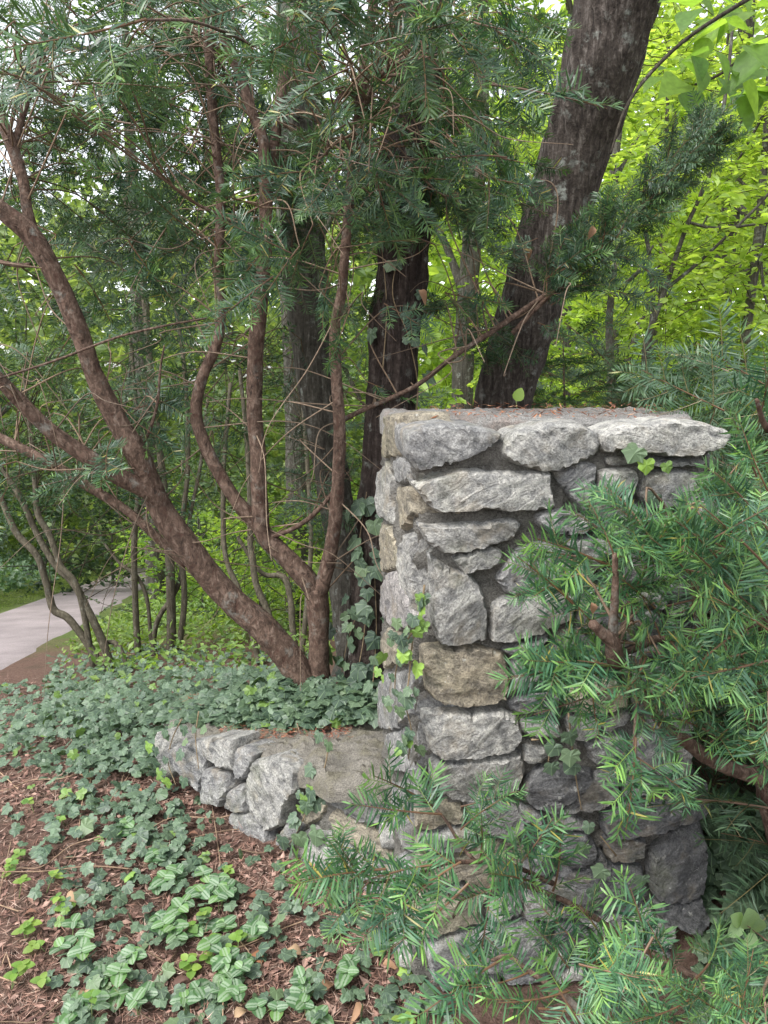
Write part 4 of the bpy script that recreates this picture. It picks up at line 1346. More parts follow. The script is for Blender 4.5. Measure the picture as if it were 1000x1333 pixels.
ml_, mt_ = MB(), MB()
st, di = [], []
for _ in range(230):
    p = at(br_.uniform(760, 1020), br_.uniform(20, 460), br_.uniform(4.6, 6.0))
    st.append(p); di.append(br_.normal(0, 1, 3) * np.array([1, .6, .25]))
twiglets(ml_, mt_, br_, st, di, .3, 11, .075, aspect=.6, colr=YG, up_=.9, six=True)
part('foliage', ml_, M['bright'], sap, smooth=False, kind='stuff')
part('twigs', mt_, M['shrubbark'], sap, kind='stuff')
bgx = thing('broadleaf_bough', 'overhanging bough with very large pale green leaves above the glade', 'branch', tuple(map(float, at(1000, -20, 3.0))))
for pp, w, Y0, Y1 in (([(795,200),(815,140),(850,92),(900,46),(975,-2),(1040,-40)], [3,4,5,5,6,7], 2.6, 3.0), ([(1040,20),(985,60),(940,95),(905,110)], [6,5,4,3], 3.1, 2.9), ([(1040,90),(990,120),(960,170)], [5,4,3], 3.1, 3.0)):
    P = trace(pp, [(0, Y0), (1, Y1)])
    mb = MB(); tube(mb, P, pxr(P, w), 7, .03, .1, 20, c=(.5, .45, .4)); part('branch', mb, M['greybark'], bgx)
BGL = []
for q in range(40):
    x_, y_ = br_.uniform(880, 1030), br_.uniform(-20, 120)
    if q > 27:
        t_ = br_.uniform(.2, 1)
        x_, y_ = 815 + 160 * t_ + br_.normal(0, 10), 140 - 142 * t_ + br_.normal(6, 10)
    BGL.append((x_, y_, br_.uniform(2.7, 3.4), br_.uniform(.11, .19) * (1 if q < 28 else .7)))
# low dark rhododendron-like shrubs over the drive, and bright undergrowth beyond the bank
for (px, Y, lb, cl, sz, cr, nc) in (
    (40, 15.5, 'dark glossy evergreen shrub on the slope across the driveway', ((.02,.045,.022),(.06,.10,.05)), .11, [(0,0,2.0,2.6,1.2,1.9)], 620),
    (130, 17.5, 'bluish evergreen shrub half hidden beyond the bend of the driveway', ((.03,.06,.035),(.08,.13,.075)), .12, [(0,0,2.0,2.4,1.2,1.9)], 480),
    (250, 11.5, 'bright low bush where the driveway disappears behind the shrubs', YG2, .08, [(0,0,.9,1.2,.9,.8)], 300),
    (330, 8.2, 'sunlit yellow-green bush seen under the leaning yew stem', YG, .06, [(0,0,.75,.9,.6,.7)], 300),
    (420, 8.6, 'green leafy bush behind the foot of the yew', YG2, .06, [(0,0,.9,1.0,.6,.9)], 300)):
    x_, y_ = px_xy(px, Y)
    crown_tree('bush', lb, x_, y_, 1.6, .03, cr, cl, sz, nc, 11, group='bushes beyond the bank', branches=6, cat='bush', thin=0)
# far wood that reads as one mass
fw = MB()
n = 46000
xx = br_.uniform(-24, 24, n); yy = br_.uniform(19, 30, n)
gz = H(xx, yy)
topz = 9.5 + 3.0 * vnoise(np.c_[xx * .25, yy * .25, xx * 0], 4) + 3.0 * sstep(-2, 8, xx) - 3.2 * sstep(-4, -13, xx)
zz = gz + br_.uniform(0, 1, n) ** .9 * (topz - gz)
P = np.c_[xx, yy, zz]
keep = (vnoise(P * .55, 9) > -.25) | (P[:, 2] < 3.8 + 2.5 * (P[:, 0] > -1))
P = P[keep]
tint = sstep(-6, 6, P[:, 0])
leaf_cloud(fw, br_, P[P[:, 0] > 0], .40, .6, .6, ((.19,.29,.06),(.36,.48,.14)), six=True)  # right half in brighter leaf colours, standing in for backlight
leaf_cloud(fw, br_, P[P[:, 0] <= 0], .38, .6, .6, ((.10,.155,.065),(.23,.31,.13)), six=True)
n2 = 15000
xx = br_.uniform(-40, 40, n2); yy = br_.uniform(32, 42, n2); gz = H(xx, yy)
topz = 9.0 + 2.0 * vnoise(np.c_[xx * .2, yy * .2, xx * 0], 14) + 5.0 * sstep(-2, 8, xx) - 1.5 * sstep(-6, -14, xx)
P = np.c_[xx, yy, gz + br_.uniform(0, 1, n2) * (topz - gz)]
leaf_cloud(fw, br_, P[P[:, 0] > 0], .95, .65, .5, ((.19,.29,.06),(.36,.48,.14)), six=True)
leaf_cloud(fw, br_, P[P[:, 0] <= 0], .95, .65, .5, ((.13,.19,.09),(.30,.38,.18)), six=True)
setp(link('far_woodland', fw.mesh('far_woodland', M['bright'], smooth=False)), 'bright green wood closing the view behind everything', 'woodland', kind='stuff')

# ---- seedling conifers right behind the pillar
for q, (px, Y, hh, lb) in enumerate(((735, 4.1, 1.75, 'small feathery yew seedling just behind the pillar beside the leaning trunk'), (800, 4.4, 1.6, 'low dark yew seedling behind the middle of the pillar cap'), (870, 4.0, 1.55, 'bushy yew seedling behind the far corner of the pillar cap'), (690, 4.6, 1.5, 'dark yew seedling at the foot of the leaning trunk'))):
    x_, y_ = px_xy(px, Y)
    g = float(H(x_, y_))
    t = thing('yew_seedling', lb, 'shrub', (x_, y_, g), 'yew seedlings behind the pillar')
    mb = MB(); tube(mb, [[x_, y_, g - .05], [x_ + .03, y_, g + hh * .5], [x_ - .02, y_, g + hh]], [.016, .011, .003], 7, .08, .1)
    part('stem', mb, M['yewbark'], t)
    ms = MB()
    for _ in range(70):
        z_ = yr.uniform(.45, 1.0) * hh
        a = yr.uniform(0, 2 * np.pi)
        d = np.array([math.cos(a), math.sin(a), yr.uniform(.0, .6)])
        rad_ = yr.uniform(.0, .28) * (1.25 - z_ / hh)
        bake_spray(ms, yr, np.array([x_, y_, g + z_]) + d * rad_, d, np.array([0, -.3, 1]) + yr.normal(0, .3, 3), yr.uniform(.7, 1.1))
    part('foliage', ms, M['yew'], t, smooth=False, kind='stuff')

# ================================================================== the yew bush crowding the pillar
bush_b = on_ground(1040, 1180)
bush = thing('yew_bush', 'low spreading yew bush with long fresh-tipped sprays hanging in front of the pillar', 'bush', tuple(map(float, bush_b)))
rb_ = np.random.default_rng(131)
bl = []
def blimb(pts, w, Ys, name='branch', seg=10, seed=0):
    P = trace(pts, Ys)
    mb = MB()
    C, r_ = tube(mb, P, pxr(P, np.interp(np.linspace(0, 1, len(pts)), np.linspace(0, 1, len(w)), w)), seg, .012, .16, 30, seed=seed)
    bl.append(np.c_[C, r_])
    return part(name, mb, M['yewbark'], bush)
blimb([(1060,1330),(1040,1180),(1015,1080),(995,1000),(988,950),(992,880),(1000,800),(1005,720),(995,640)], [46,42,36,30,26,24,20,16,10], [(0,1.72),(1,1.75)], 'trunk', 16, 1)
blimb([(1005,1012),(985,1010),(955,1001),(923,988),(898,969),(872,950),(852,930),(840,908),(832,890)], [24,22,20,19,18,16,13,11,8], [(0,1.70),(1,1.60)], 'branch', 14, 2)
blimb([(995,800),(955,826),(915,829),(885,831),(853,832),(832,842),(812,850)], [12,11,11,10,10,10,9], [(0,1.72),(1,1.62)], 'branch', 10, 3)
blimb([(804,862),(800,852),(797,836),(785,825),(771,812)], [24,23,20,15,13], [(0,1.50),(1,1.44)], 'cut_stub', 12, 4)
blimb([(800,848),(798,820),(800,790),(801,755),(801,722)], [14,13,11,9,7], [(0,1.50),(1,1.42)], 'branch', 10, 5)
blimb([(800,830),(812,812),(822,800),(815,770)], [7,6,5,4], [(0,1.57),(1,1.6)], 'branch', 7, 6)
blimb([(760,1325),(740,1300),(690,1265),(662,1245),(640,1250)], [10,9,7,6,4], [(0,1.25),(1,1.35)], 'branch', 8, 7)
blimb([(1030,1330),(930,1285),(830,1230),(740,1175),(662,1148),(631,1159),(602,1172),(590,1195)], [13,11,9,7,6,5,4,3], [(0,1.6),(1,1.42)], 'branch', 9, 8)
blimb([(720,1150),(660,1125),(600,1122),(577,1125),(544,1138),(488,1149),(455,1146)], [7,6,6,5,5,4,3], [(0,1.5),(1,1.38)], 'branch', 8, 9)
blimb([(620,1122),(600,1100),(582,1070),(565,1050)], [5,5,4,3], [(0,1.5),(1,1.55)], 'branch', 7, 10)
blimb([(835,900),(828,930),(826,970),(828,1010)], [5,5,4,3], [(0,1.56),(1,1.48)], 'branch', 7, 11)
blimb([(1000,560),(992,545),(985,520)], [10,8,5], [(0,1.5),(1,1.45)], 'branch', 7, 12)
blimb([(1010,1320),(940,1300),(880,1275),(830,1250)], [11,9,7,5], [(0,1.25),(1,1.25)], 'branch', 8, 13)
blimb([(910,830),(900,760),(880,690),(860,650)], [8,7,5,4], [(0,1.66),(1,1.66)], 'branch', 7, 14)
BLP = np.concatenate(bl)
bstuff, btw = MB(), MB()
nb_ = 0
def sp(a_, b_, Y0, Y1, tilt=(0, -.75, .6)):
    """a traced spray from pixel a to pixel b"""
    global nb_
    p, e = at(*a_, Y0), at(*b_, Y1)
    ln = np.linalg.norm(e - p)
    m_ = max(1, int(math.ceil(ln / .20)))
    for q in range(m_):
        step_ = 0 if m_ == 1 else q * (ln - .17) / (m_ - 1)
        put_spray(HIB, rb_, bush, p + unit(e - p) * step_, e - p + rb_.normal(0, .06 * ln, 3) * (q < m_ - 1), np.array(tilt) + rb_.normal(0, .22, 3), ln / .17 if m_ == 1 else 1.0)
        nb_ += 1
for a_, b_, Y0, Y1 in (
    ((575,1125),(395,1140),1.42,1.32), ((470,1148),(440,1090),1.36,1.36), ((480,1148),(425,1205),1.36,1.32), ((600,1122),(470,1215),1.42,1.32), ((610,1150),(515,1245),1.40,1.32),
    ((565,1050),(490,1000),1.55,1.5), ((575,1060),(480,1055),1.52,1.45), ((600,1080),(640,1040),1.5,1.45), ((600,1050),(665,1035),1.55,1.5), ((625,1120),(635,1060),1.45,1.4),
    ((640,1150),(625,1260),1.42,1.35), ((660,1145),(720,1080),1.48,1.45), ((700,1150),(640,1130),1.48,1.38), ((720,1160),(745,1090),1.5,1.46),
    ((660,1245),(550,1310),1.34,1.25), ((690,1265),(620,1300),1.3,1.22), ((740,1290),(660,1320),1.26,1.18), ((740,1260),(700,1200),1.3,1.3), ((780,1260),(720,1190),1.32,1.32),
    ((800,1250),(760,1170),1.36,1.36), ((830,1250),(770,1300),1.26,1.2), ((850,1220),(790,1330),1.28,1.18), ((850,1260),(830,1160),1.3,1.32), ((880,1275),(850,1200),1.28,1.3),
    ((880,1260),(905,1320),1.25,1.2), ((900,1300),(840,1340),1.2,1.12), ((960,1330),(985,1240),1.2,1.22), ((940,1320),(900,1290),1.2,1.18), ((990,1330),(935,1290),1.15,1.15),
    ((828,960),(822,1085),1.5,1.42), ((828,985),(905,1035),1.5,1.44), ((826,960),(790,1010),1.52,1.48), ((830,930),(880,980),1.54,1.5),
    ((800,870),(690,855),1.56,1.5), ((790,900),(700,930),1.58,1.52), ((770,870),(670,880),1.56,1.5), ((780,820),(680,720),1.56,1.5), ((800,740),(700,690),1.5,1.46),
    ((800,725),(775,650),1.42,1.42), ((815,720),(765,660),1.52,1.5), ((830,760),(870,690),1.5,1.45), ((860,720),(820,655),1.55,1.52),
    ((860,800),(810,740),1.5,1.44), ((910,770),(870,690),1.5,1.45), ((950,750),(905,670),1.45,1.4), ((960,780),(900,700),1.42,1.36), ((1000,740),(930,660),1.4,1.34),
    ((1000,690),(950,610),1.42,1.4), ((1000,640),(965,570),1.45,1.42), ((985,620),(955,540),1.55,1.52), ((1000,820),(930,770),1.36,1.28), ((1000,860),(920,880),1.38,1.3),
    ((950,830),(880,880),1.5,1.42), ((900,830),(850,890),1.54,1.46), ((870,830),(930,900),1.56,1.48), ((860,830),(840,770),1.5,1.45), ((940,900),(990,870),1.5,1.45),
    ((980,930),(920,960),1.5,1.44), ((850,880),(760,850),1.52,1.46), ((1000,900),(1000,980),1.4,1.35), ((985,560),(1010,470),1.6,1.5), ((930,700),(1000,660),1.35,1.3)):
    sp(a_, b_, Y0, Y1)
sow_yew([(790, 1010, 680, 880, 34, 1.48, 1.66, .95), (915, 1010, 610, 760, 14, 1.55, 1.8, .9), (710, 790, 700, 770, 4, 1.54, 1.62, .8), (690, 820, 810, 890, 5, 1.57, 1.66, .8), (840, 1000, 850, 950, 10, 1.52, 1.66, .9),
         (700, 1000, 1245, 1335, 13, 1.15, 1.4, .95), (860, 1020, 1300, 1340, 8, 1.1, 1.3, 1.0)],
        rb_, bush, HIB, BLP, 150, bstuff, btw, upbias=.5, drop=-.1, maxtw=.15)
# the part of the bush behind the pillar's shoulder, thickened to shade the ground
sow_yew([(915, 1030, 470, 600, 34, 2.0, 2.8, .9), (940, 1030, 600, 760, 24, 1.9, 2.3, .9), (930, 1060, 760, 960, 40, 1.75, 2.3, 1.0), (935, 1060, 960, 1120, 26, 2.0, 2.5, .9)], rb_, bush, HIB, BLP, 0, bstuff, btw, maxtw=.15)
sow_yew([(1030, 1500, 520, 1150, 130, 1.5, 2.6, 1.3), (960, 1400, 700, 1000, 70, 1.9, 2.8, 1.3), (1000, 1300, 900, 1250, 50, 1.6, 2.4, 1.3)], rb_, bush, HIB, BLP, 0, bstuff, btw, maxtw=.15)  # mostly unseen bush past the right edge, added to darken the ground
part('foliage', bstuff, M['yew'], bush, smooth=False, kind='stuff')
part('twigs', btw, M['twig'], bush, kind='stuff')

# ================================================================== ivy
IV = [(0, .05), (.20, -.08), (.40, -.04), (.54, .14), (.45, .30), (.54, .52), (.34, .62), (.16, .80), (.0, .95)]
IVO = np.array(IV + [(-x, y) for x, y in IV[-2:0:-1]])
def ivy_template(k_=0):
    r = np.random.default_rng(900 + k_)
    o = IVO * r.uniform(.9, 1.1, IVO.shape)
    if k_ % 3 == 1:      # blunt young leaf
        o = np.c_[o[:, 0] * .86, np.clip(o[:, 1], -1, .86)]
    z = -.16 * (np.abs(o[:, 0]) ** 1.5) * r.uniform(.3, 1.8) - .10 * np.clip(o[:, 1] - .5, 0, 1) + r.normal(0, .03, len(o))
    V = np.r_[np.c_[o, z], [[0, .34, .03]]]
    n = len(o)
    T = np.array([(q, (q + 1) % n, n) for q in range(n)])
    UV = np.c_[V[:, 0] * .9 + .5, V[:, 1]]
    return V, T, UV
IT = [ivy_template(q) for q in range(6)]
IVY_D, IVY_M, IVY_Y = np.array([.045, .080, .052]), np.array([.100, .152, .095]), np.array([.17, .29, .06])
def ivy_mesh(q, c):
    mb = MB(); V, T, UV = IT[q]
    mb.add(V, tris=T, c=c, uv=UV)
    return mb.mesh('leaf', M['ivy'], smooth=False)
IM = [ivy_mesh(q, IVY_D * (1 - t) + IVY_M * t) for q, t in zip(range(6), (.1, .35, .5, .65, .85, 1.0))]
IMY = [ivy_mesh(q, IVY_Y) for q in range(3)]
ir = np.random.default_rng(171)
def leaf_frame(d, n_):
    y = unit(d)
    n_ = n_ - y * (n_ @ y)
    z = unit(n_)
    x = np.cross(y, z)
    return np.stack([x, y, z], 1)
def put_leaf(meshes, parent, p, d, n_, s, name='leaf'):
    o = bpy.data.objects.new(name, meshes[ir.integers(len(meshes))])
    A = leaf_frame(d, n_)
    o.parent = parent
    o.matrix_basis = Matrix([list(A[q] * s) + [p[q] - parent.location[q]] for q in range(3)] + [[0, 0, 0, 1]])
    col.objects.link(o)
def bake_leaf(mb, p, d, n_, s, c):
    V, T, UV = IT[ir.integers(len(IT))]
    mb.add((V * s) @ leaf_frame(d, n_).T + p, tris=T, c=c, uv=UV)
def ivy_col():
    t = ir.uniform()
    return (IVY_D * (1 - t) + IVY_M * t) * ir.uniform(.85, 1.2)
def ground_leaves(regions, avoid=None):
    """(x0,x1,y0,y1,count,height,size): leaves above the ground seen in that part of the photo"""
    out = []
    for (x0, x1, y0, y1, cnt, hgt, sz, sk) in regions:
        px_, py_ = ir.uniform(x0, x1, cnt), ir.uniform(y0, y1, cnt)
        py_ = py_ + sk * (px_ - x0)
        for p in on_grounds(px_, py_, hgt * ir.uniform(.3, 1, cnt)):
            if p[1] < 11:
                out.append((p, sz * ir.uniform(.65, 1.3)))
    return out
gb = on_ground(200, 900)
givy = thing('ground_ivy', 'carpet of dark green ivy spreading over the bank around the low wall', 'ivy', tuple(map(float, gb)))
L_ = ground_leaves([(0, 170, 890, 970, 420, .10, .048, -.15), (60, 420, 850, 930, 1500, .13, .048, .06), (100, 260, 920, 1000, 380, .09, .045, 0), (60, 240, 960, 1080, 110, .06, .05, .25),
                    (300, 430, 880, 915, 160, .12, .05, .05), (400, 492, 885, 935, 210, .13, .055, .0), (0, 140, 930, 1000, 95, .06, .048, 0), (140, 420, 835, 870, 300, .10, .055, .05)])
# scattered clumps in the mulch
cl = [(90,1050),(60,1090),(85,1120),(130,1110),(150,1150),(110,1180),(100,1140),(145,1200),(150,1075),(190,1085),(215,1110),(230,1080),(262,1090),(40,1110),(250,1050),(230,1140),(320,1130),(345,1160),(330,1190),(365,1210),
      (410,1150),(425,1200),(400,1250),(430,1230),(470,1240),(440,1270),(490,1300),(520,1290),(540,1250),(500,1330),(410,1310),(460,1320),(350,1290),(560,1300),(350,1250),(300,1240),(150,1320),(200,1290),(390,1180),(455,1190),(330,1110),(300,1160),(20,1010),(60,1020),(15,1060),(40,1000),(90,1000),(130,1030),(170,1045),(70,1060),(110,1080),(25,1085),(160,1010),(200,1040),(180,1060),(120,1055),(205,1090),(170,1120),(60,1140),(190,1140),(545,1180),(575,1330)]
for _ in range(120):
    x_, y_ = ir.uniform(10, 560), ir.uniform(965, 1330)
    if y_ < 1130 and x_ > 230 + (y_ - 960) * .9: continue
    if x_ < 70 and y_ > 1080 and ir.uniform() < .7: continue
    cl.append((x_, y_))
for (x_, y_) in cl:
    for _ in range(ir.integers(2, 6)):
        p = on_ground(x_ + ir.normal(0, 15), y_ + ir.normal(0, 11), ir.uniform(.01, .05))
        L_.append((p, ir.uniform(.026, .048)))
L_.sort(key=lambda a: -a[1] / project(a[0])[2][0])
gs = MB()
for q, (p, s) in enumerate(L_):
    d = np.array([ir.normal(0, 1), ir.normal(-.6, .8), ir.normal(-.15, .2)])
    n_ = np.array([0, -.35, 1.0]) + ir.normal(0, .33, 3)
    if q < 290:
        put_leaf(IM, givy, p, d, n_, s)
    elif q < 298:
        put_leaf(IMY, givy, p, d, n_, s)
    else:
        bake_leaf(gs, p, d, n_, s, IVY_Y * .7 if ir.uniform() < .03 else ivy_col())
part('foliage', gs, M['ivy'], givy, smooth=False, kind='stuff')
shade = thing('shaded_ivy', 'ivy mat on the dim ground between the pillar and the yew bush trunk', 'ivy', tuple(map(float, on_ground(960, 1180))))
gs2 = MB()
for (p, s) in ground_leaves([(915, 1060, 1030, 1330, 420, .10, .055, 0)]):
    bake_leaf(gs2, p, np.array([ir.normal(0, 1), ir.normal(-.6, .8), ir.normal(-.15, .2)]), np.array([0, -.4, 1.0]) + ir.normal(0, .35, 3), s, ivy_col() * .85)  # leaf colour itself darkened for the shade beside the pillar
part('foliage', gs2, M['ivy'], shade, smooth=False, kind='stuff')
# runners
rn = MB()
for _ in range(46):
    x_, y_ = ir.uniform(0, 560), ir.uniform(940, 1320)
    P = []
    dx, dy = ir.normal(0, 35), ir.normal(0, 25)
    for t in range(5):
        P.append(on_ground(x_ + dx * t, min(1330, y_ + dy * t + ir.normal(0, 6)), .012 + .01 * ir.uniform()))
    tube(rn, P, np.linspace(.0024, .0012, 5), 5, .03, c=np.array((.22, .15, .10)) * ir.uniform(.5, 1.6), cap=False)
part('runners', rn, M['twig'], givy, kind='stuff')

def vine(name, label, stems, frame_fn, size, per, jit, yellow=.1, extra=()):
    """climbing ivy: stems as pixel lines laid on a surface (frame_fn: px,py -> point, outward normal)"""
    p0, n0 = frame_fn(*stems[0][-1])
    t = thing(name, label, 'ivy', tuple(map(float, p0)))
    for st in stems:
        P, Nn_ = zip(*[frame_fn(*q) for q in st])
        P = np.array(P) + np.array(Nn_) * .012
        mb = MB()
        C, _ = tube(mb, P, np.linspace(.0028, .0015, len(P)), 6, .02, .1, 40, c=(.20, .15, .09))
        part('stem', mb, M['twig'], t)
        for _ in range(int(per * len(C) * .02 * 50)):
            c_ = C[ir.integers(len(C))]
            u, v, _d = project(c_)
            p, n_ = frame_fn(float(u[0]) + ir.normal(0, jit), float(v[0]) + ir.normal(0, jit))
            p = p + n_ * ir.uniform(.015, .045)
            d = np.array([ir.normal(0, .6), 0, -1.0]) + n_ * .25
            put_leaf(IMY if ir.uniform() < yellow else IM, t, p, d, n_ + np.array([0, 0, .45]) + ir.normal(0, .28, 3), size * ir.uniform(.6, 1.3))
    for (x_, y_, s_, ye) in extra:
        p, n_ = frame_fn(x_, y_)
        put_leaf(IMY if ye else IM, t, p + n_ * .03, np.array([ir.normal(0, .5), 0, -1.0]), n_ + np.array([0, 0, .4]), s_)
    return t
def on_front(px, py):
    O, U, Vv, Nn = FRONT
    return on_plane(px, py, O + Nn * .03, Nn), Nn
def on_side(px, py):
    O, U, Vv, Nn = SIDE
    p = on_plane(min(px, 551), py, O + Nn * .02, Nn)
    n_ = unit(Nn + FRONT[3] * .8)
    if (p - O) @ U > np.linalg.norm(c_fl - c_bl):
        return on_front(px, py)[0], n_
    return p, n_
def on_wall(px, py):
    return on_plane(px, py, wfr_O + wNn * .04, wNn), wNn
def on_trunk(px, py):
    # nearest point of the ivy-clad trunk's camera side
    u, v, d = project(IC)
    q = np.argmin(np.abs(v - py))
    p = at(px, py, IC[q][1])
    off = np.clip((px - u[q]) / (IR[q] * FPX / d[q]), -1.25, 1.25)
    y = IC[q][1] - IR[q] * math.sqrt(max(0, 1 - min(1, off * off)))
    return at(px, py, y), unit(np.array([off, -math.sqrt(max(.05, 1 - min(1, off * off))), 0]))
vine('climbing_ivy', 'thin ivy strand climbing the near corner of the pillar with small pale leaves', [[(557,760),(553,790),(545,815),(540,845),(537,880),(533,915),(540,950),(536,985)], [(545,815),(530,840),(520,870),(518,900)]], on_side, .034, .85, 9, .15,
     [(556,770,.03,1),(560,785,.03,1),(553,800,.03,1),(550,815,.032,1),(530,915,.036,0),(555,965,.036,0),(545,945,.034,0)])
vine('trailing_ivy', 'ivy trail with a few lime-green leaves hanging down the face of the low wall', [[(432,965),(425,1000),(412,1030),(400,1060),(385,1090),(365,1110)]], on_wall, .05, .40, 12, .04,
     [(412,1020,.04,1),(403,1032,.04,1),(398,1045,.036,1),(435,962,.045,0),(415,995,.05,0),(395,1060,.055,0),(420,1075,.075,0),(375,1085,.06,0),(360,1125,.07,0),(348,1115,.06,0)])
vine('trailing_ivy', 'ivy with two bright young leaves at the far end of the low wall', [[(240,935),(228,960),(222,990),(232,1020)], [(262,925),(258,960),(262,1000)]], on_wall, .042, .5, 13, .03,
     [(205,985,.06,0),(202,965,.05,1),(222,1010,.055,1),(216,1000,.05,1)])
vine('trunk_ivy', 'large-leaved ivy climbing out of the bank over the foot of the ivy-clad tree', [[(470,935),(468,880),(475,830),(478,780),(470,720),(480,640)], [(455,930),(448,890),(455,840),(470,790)], [(485,900),(490,820),(488,740)]], on_trunk, .066, .55, 13, .0)
vine('trunk_ivy', 'small ivy creeping high up the furrowed upright trunk', [[(515,600),(540,520),(530,440),(512,380),(528,300),(545,240),(540,170)], [(500,480),(505,400),(500,320)]], on_trunk, .055, .22, 14, .03)
vine('clinging_ivy', 'sparse dark ivy strand clinging to the lower stones of the pillar', [[(738,925),(742,960),(748,1010),(755,1050)], [(715,965),(712,990)], [(800,1110),(780,1085)], [(690,960),(700,960)]], on_front, .040, .22, 9, .0,
     [(735,945,.045,0),(720,960,.045,0),(713,985,.04,0),(745,985,.045,0),(758,1090,.04,0),(830,1130,.04,0),(782,1120,.045,0),(765,1145,.04,0),(825,580,.05,0),(835,596,.04,1),(846,640,.04,0),(860,600,.03,1)])
# shaded ivy beside the pillar
def on_right(px, py):
    n_ = np.array([-.2, -.95, .2])
    return on_plane(px, py, np.array([1.0, 2.0, .3]), unit(n_)), unit(n_)
vine('shaded_ivy', 'dark ivy strands hanging in the shadow beside the pillar', [[(960,1040),(965,1090),(960,1150),(945,1200)], [(985,1050),(985,1120),(975,1180)], [(930,1110),(925,1060)], [(1000,1040),(1000,1200)], [(940,1180),(990,1230)], [(925,1220),(960,1270)]], on_right, .060, .55, 20, .0)

# ================================================================== little plants in the mulch
def ovate(L=1.0, w=.36, c=(.1, .2, .06), fold=.10, point=False):
    ys = np.array([0, .12, .3, .55, .8, 1.0])
    ws_ = np.array([.10, .72, 1.0, .93, .62, .10]) * w
    if point:
        ws_ = np.array([.10, .85, 1.0, .72, .32, .0]) * w
    V, UV = [], []
    for y, a in zip(ys, ws_):
        for s in (-1, 0, 1):
            V.append((s * a, y, fold * abs(s) * a * 2 - .25 * max(0, y - .4) ** 2)); UV.append((.5 + s * .5 * (a / w), y))
    Q = []
    for q in range(5):
        b = q * 3
        Q += [(b, b + 1, b + 4, b + 3), (b + 1, b + 2, b + 5, b + 4)]
    mb = MB(); mb.add(np.array(V), quads=np.array(Q), c=c, uv=np.array(UV))
    return mb
NET = [ovate(w=.45, c=c).mesh('leaf', M['nettle']) for c in ((.085, .175, .07), (.11, .215, .075), (.07, .15, .06))]
LIME = [ovate(w=.42, c=c).mesh('leaf', M['soft']) for c in ((.17, .30, .06), (.13, .25, .06), (.22, .33, .07))]
def plantlet(name, label, cat, px, py, meshes, nst, size, group, npair=2):
    b = on_ground(px, py)
    t = thing(name, label, cat, tuple(map(float, b)), group)
    mb = MB()
    for _ in range(nst):
        h_ = ir.uniform(.02, .06)
        a = ir.uniform(0, 2 * np.pi)
        e = b + np.array([math.cos(a) * ir.uniform(.0, .05), math.sin(a) * ir.uniform(.0, .05), h_])
        tube(mb, [b, (b + e) / 2 + (0, 0, .008), e], [.0016, .0013, .001], 5, .02, c=(.16, .2, .08))
        rot = ir.uniform(0, np.pi)
        for q in range(npair):
            for s in (0, np.pi):
                an = rot + q * np.pi / 2 + s + ir.normal(0, .2)
                d = np.array([math.cos(an), math.sin(an), ir.uniform(-.1, .3)])
                put_leaf(meshes, t, e - (0, 0, .006 * q), d, np.array([0, -.2, 1]) + ir.normal(0, .15, 3), size * ir.uniform(.75, 1.2) * (1 if q else .8))
    part('stem', mb, M['twig'], t)
NL = {1: 'lone rosette of silver-centred oval leaves rooted in the mulch', 2: 'pair of silver-centred leaf rosettes on one plant in the mulch', 3: 'three-headed clump of silver-centred oval leaves in the mulch'}
for (x_, y_) in [(165,1090),(205,1120),(205,1165),(230,1155),(250,1170),(270,1165),(285,1190),(215,1210),(225,1225),(260,1225),(280,1255),(290,1270),(145,1290),(130,1305),(280,1290),(95,1235),(90,1330),(170,1260),
                 (300,1175),(300,1215),(330,1225),(285,1300),(255,1300),(240,1325),(390,1300),(450,1280),(320,1310),(340,1325),(265,1140),(320,1270),(120,1260),(400,1330),(240,1190),(180,1325),(460,1262)]:
    ns_ = int(ir.integers(1, 4))
    plantlet('variegated_plant', NL[ns_], 'plant', x_, y_, NET, ns_, .042, 'variegated plants in the mulch')
LL_ = {1: 'tiny single lime-green seedling with round leaves in the mulch', 2: 'tiny double-headed lime-green seedling with round leaves in the mulch'}
for (x_, y_) in [(60,1165),(75,1195),(35,1230),(25,1170),(70,1290),(265,1215),(260,1250),(110,1045),(30,1120),(15,1290),(300,1150),(45,1060),(120,1330),(255,1265),(505,1230),(310,1250),(60,1240),(10,1140),(85,1075),(530,1330)]:
    ns_ = int(ir.integers(1, 3))
    plantlet('seedling', LL_[ns_], 'seedling', x_, y_, LIME, ns_, .030, 'lime-green seedlings in the mulch')
BIG = [ovate(w=.38, c=c, fold=.14, point=True).mesh('leaf', M['bright']) for c in ((.15, .27, .05), (.19, .32, .06), (.12, .23, .05))]
for (x_, y_, Y_, s_) in BGL:
    put_leaf(BIG, bgx, at(x_, y_, Y_), np.array([ir.normal(-.3, .8), ir.normal(-.2, .4), ir.normal(-.5, .25)]), np.array([0, -.2, 1]) + ir.normal(0, .25, 3), s_)
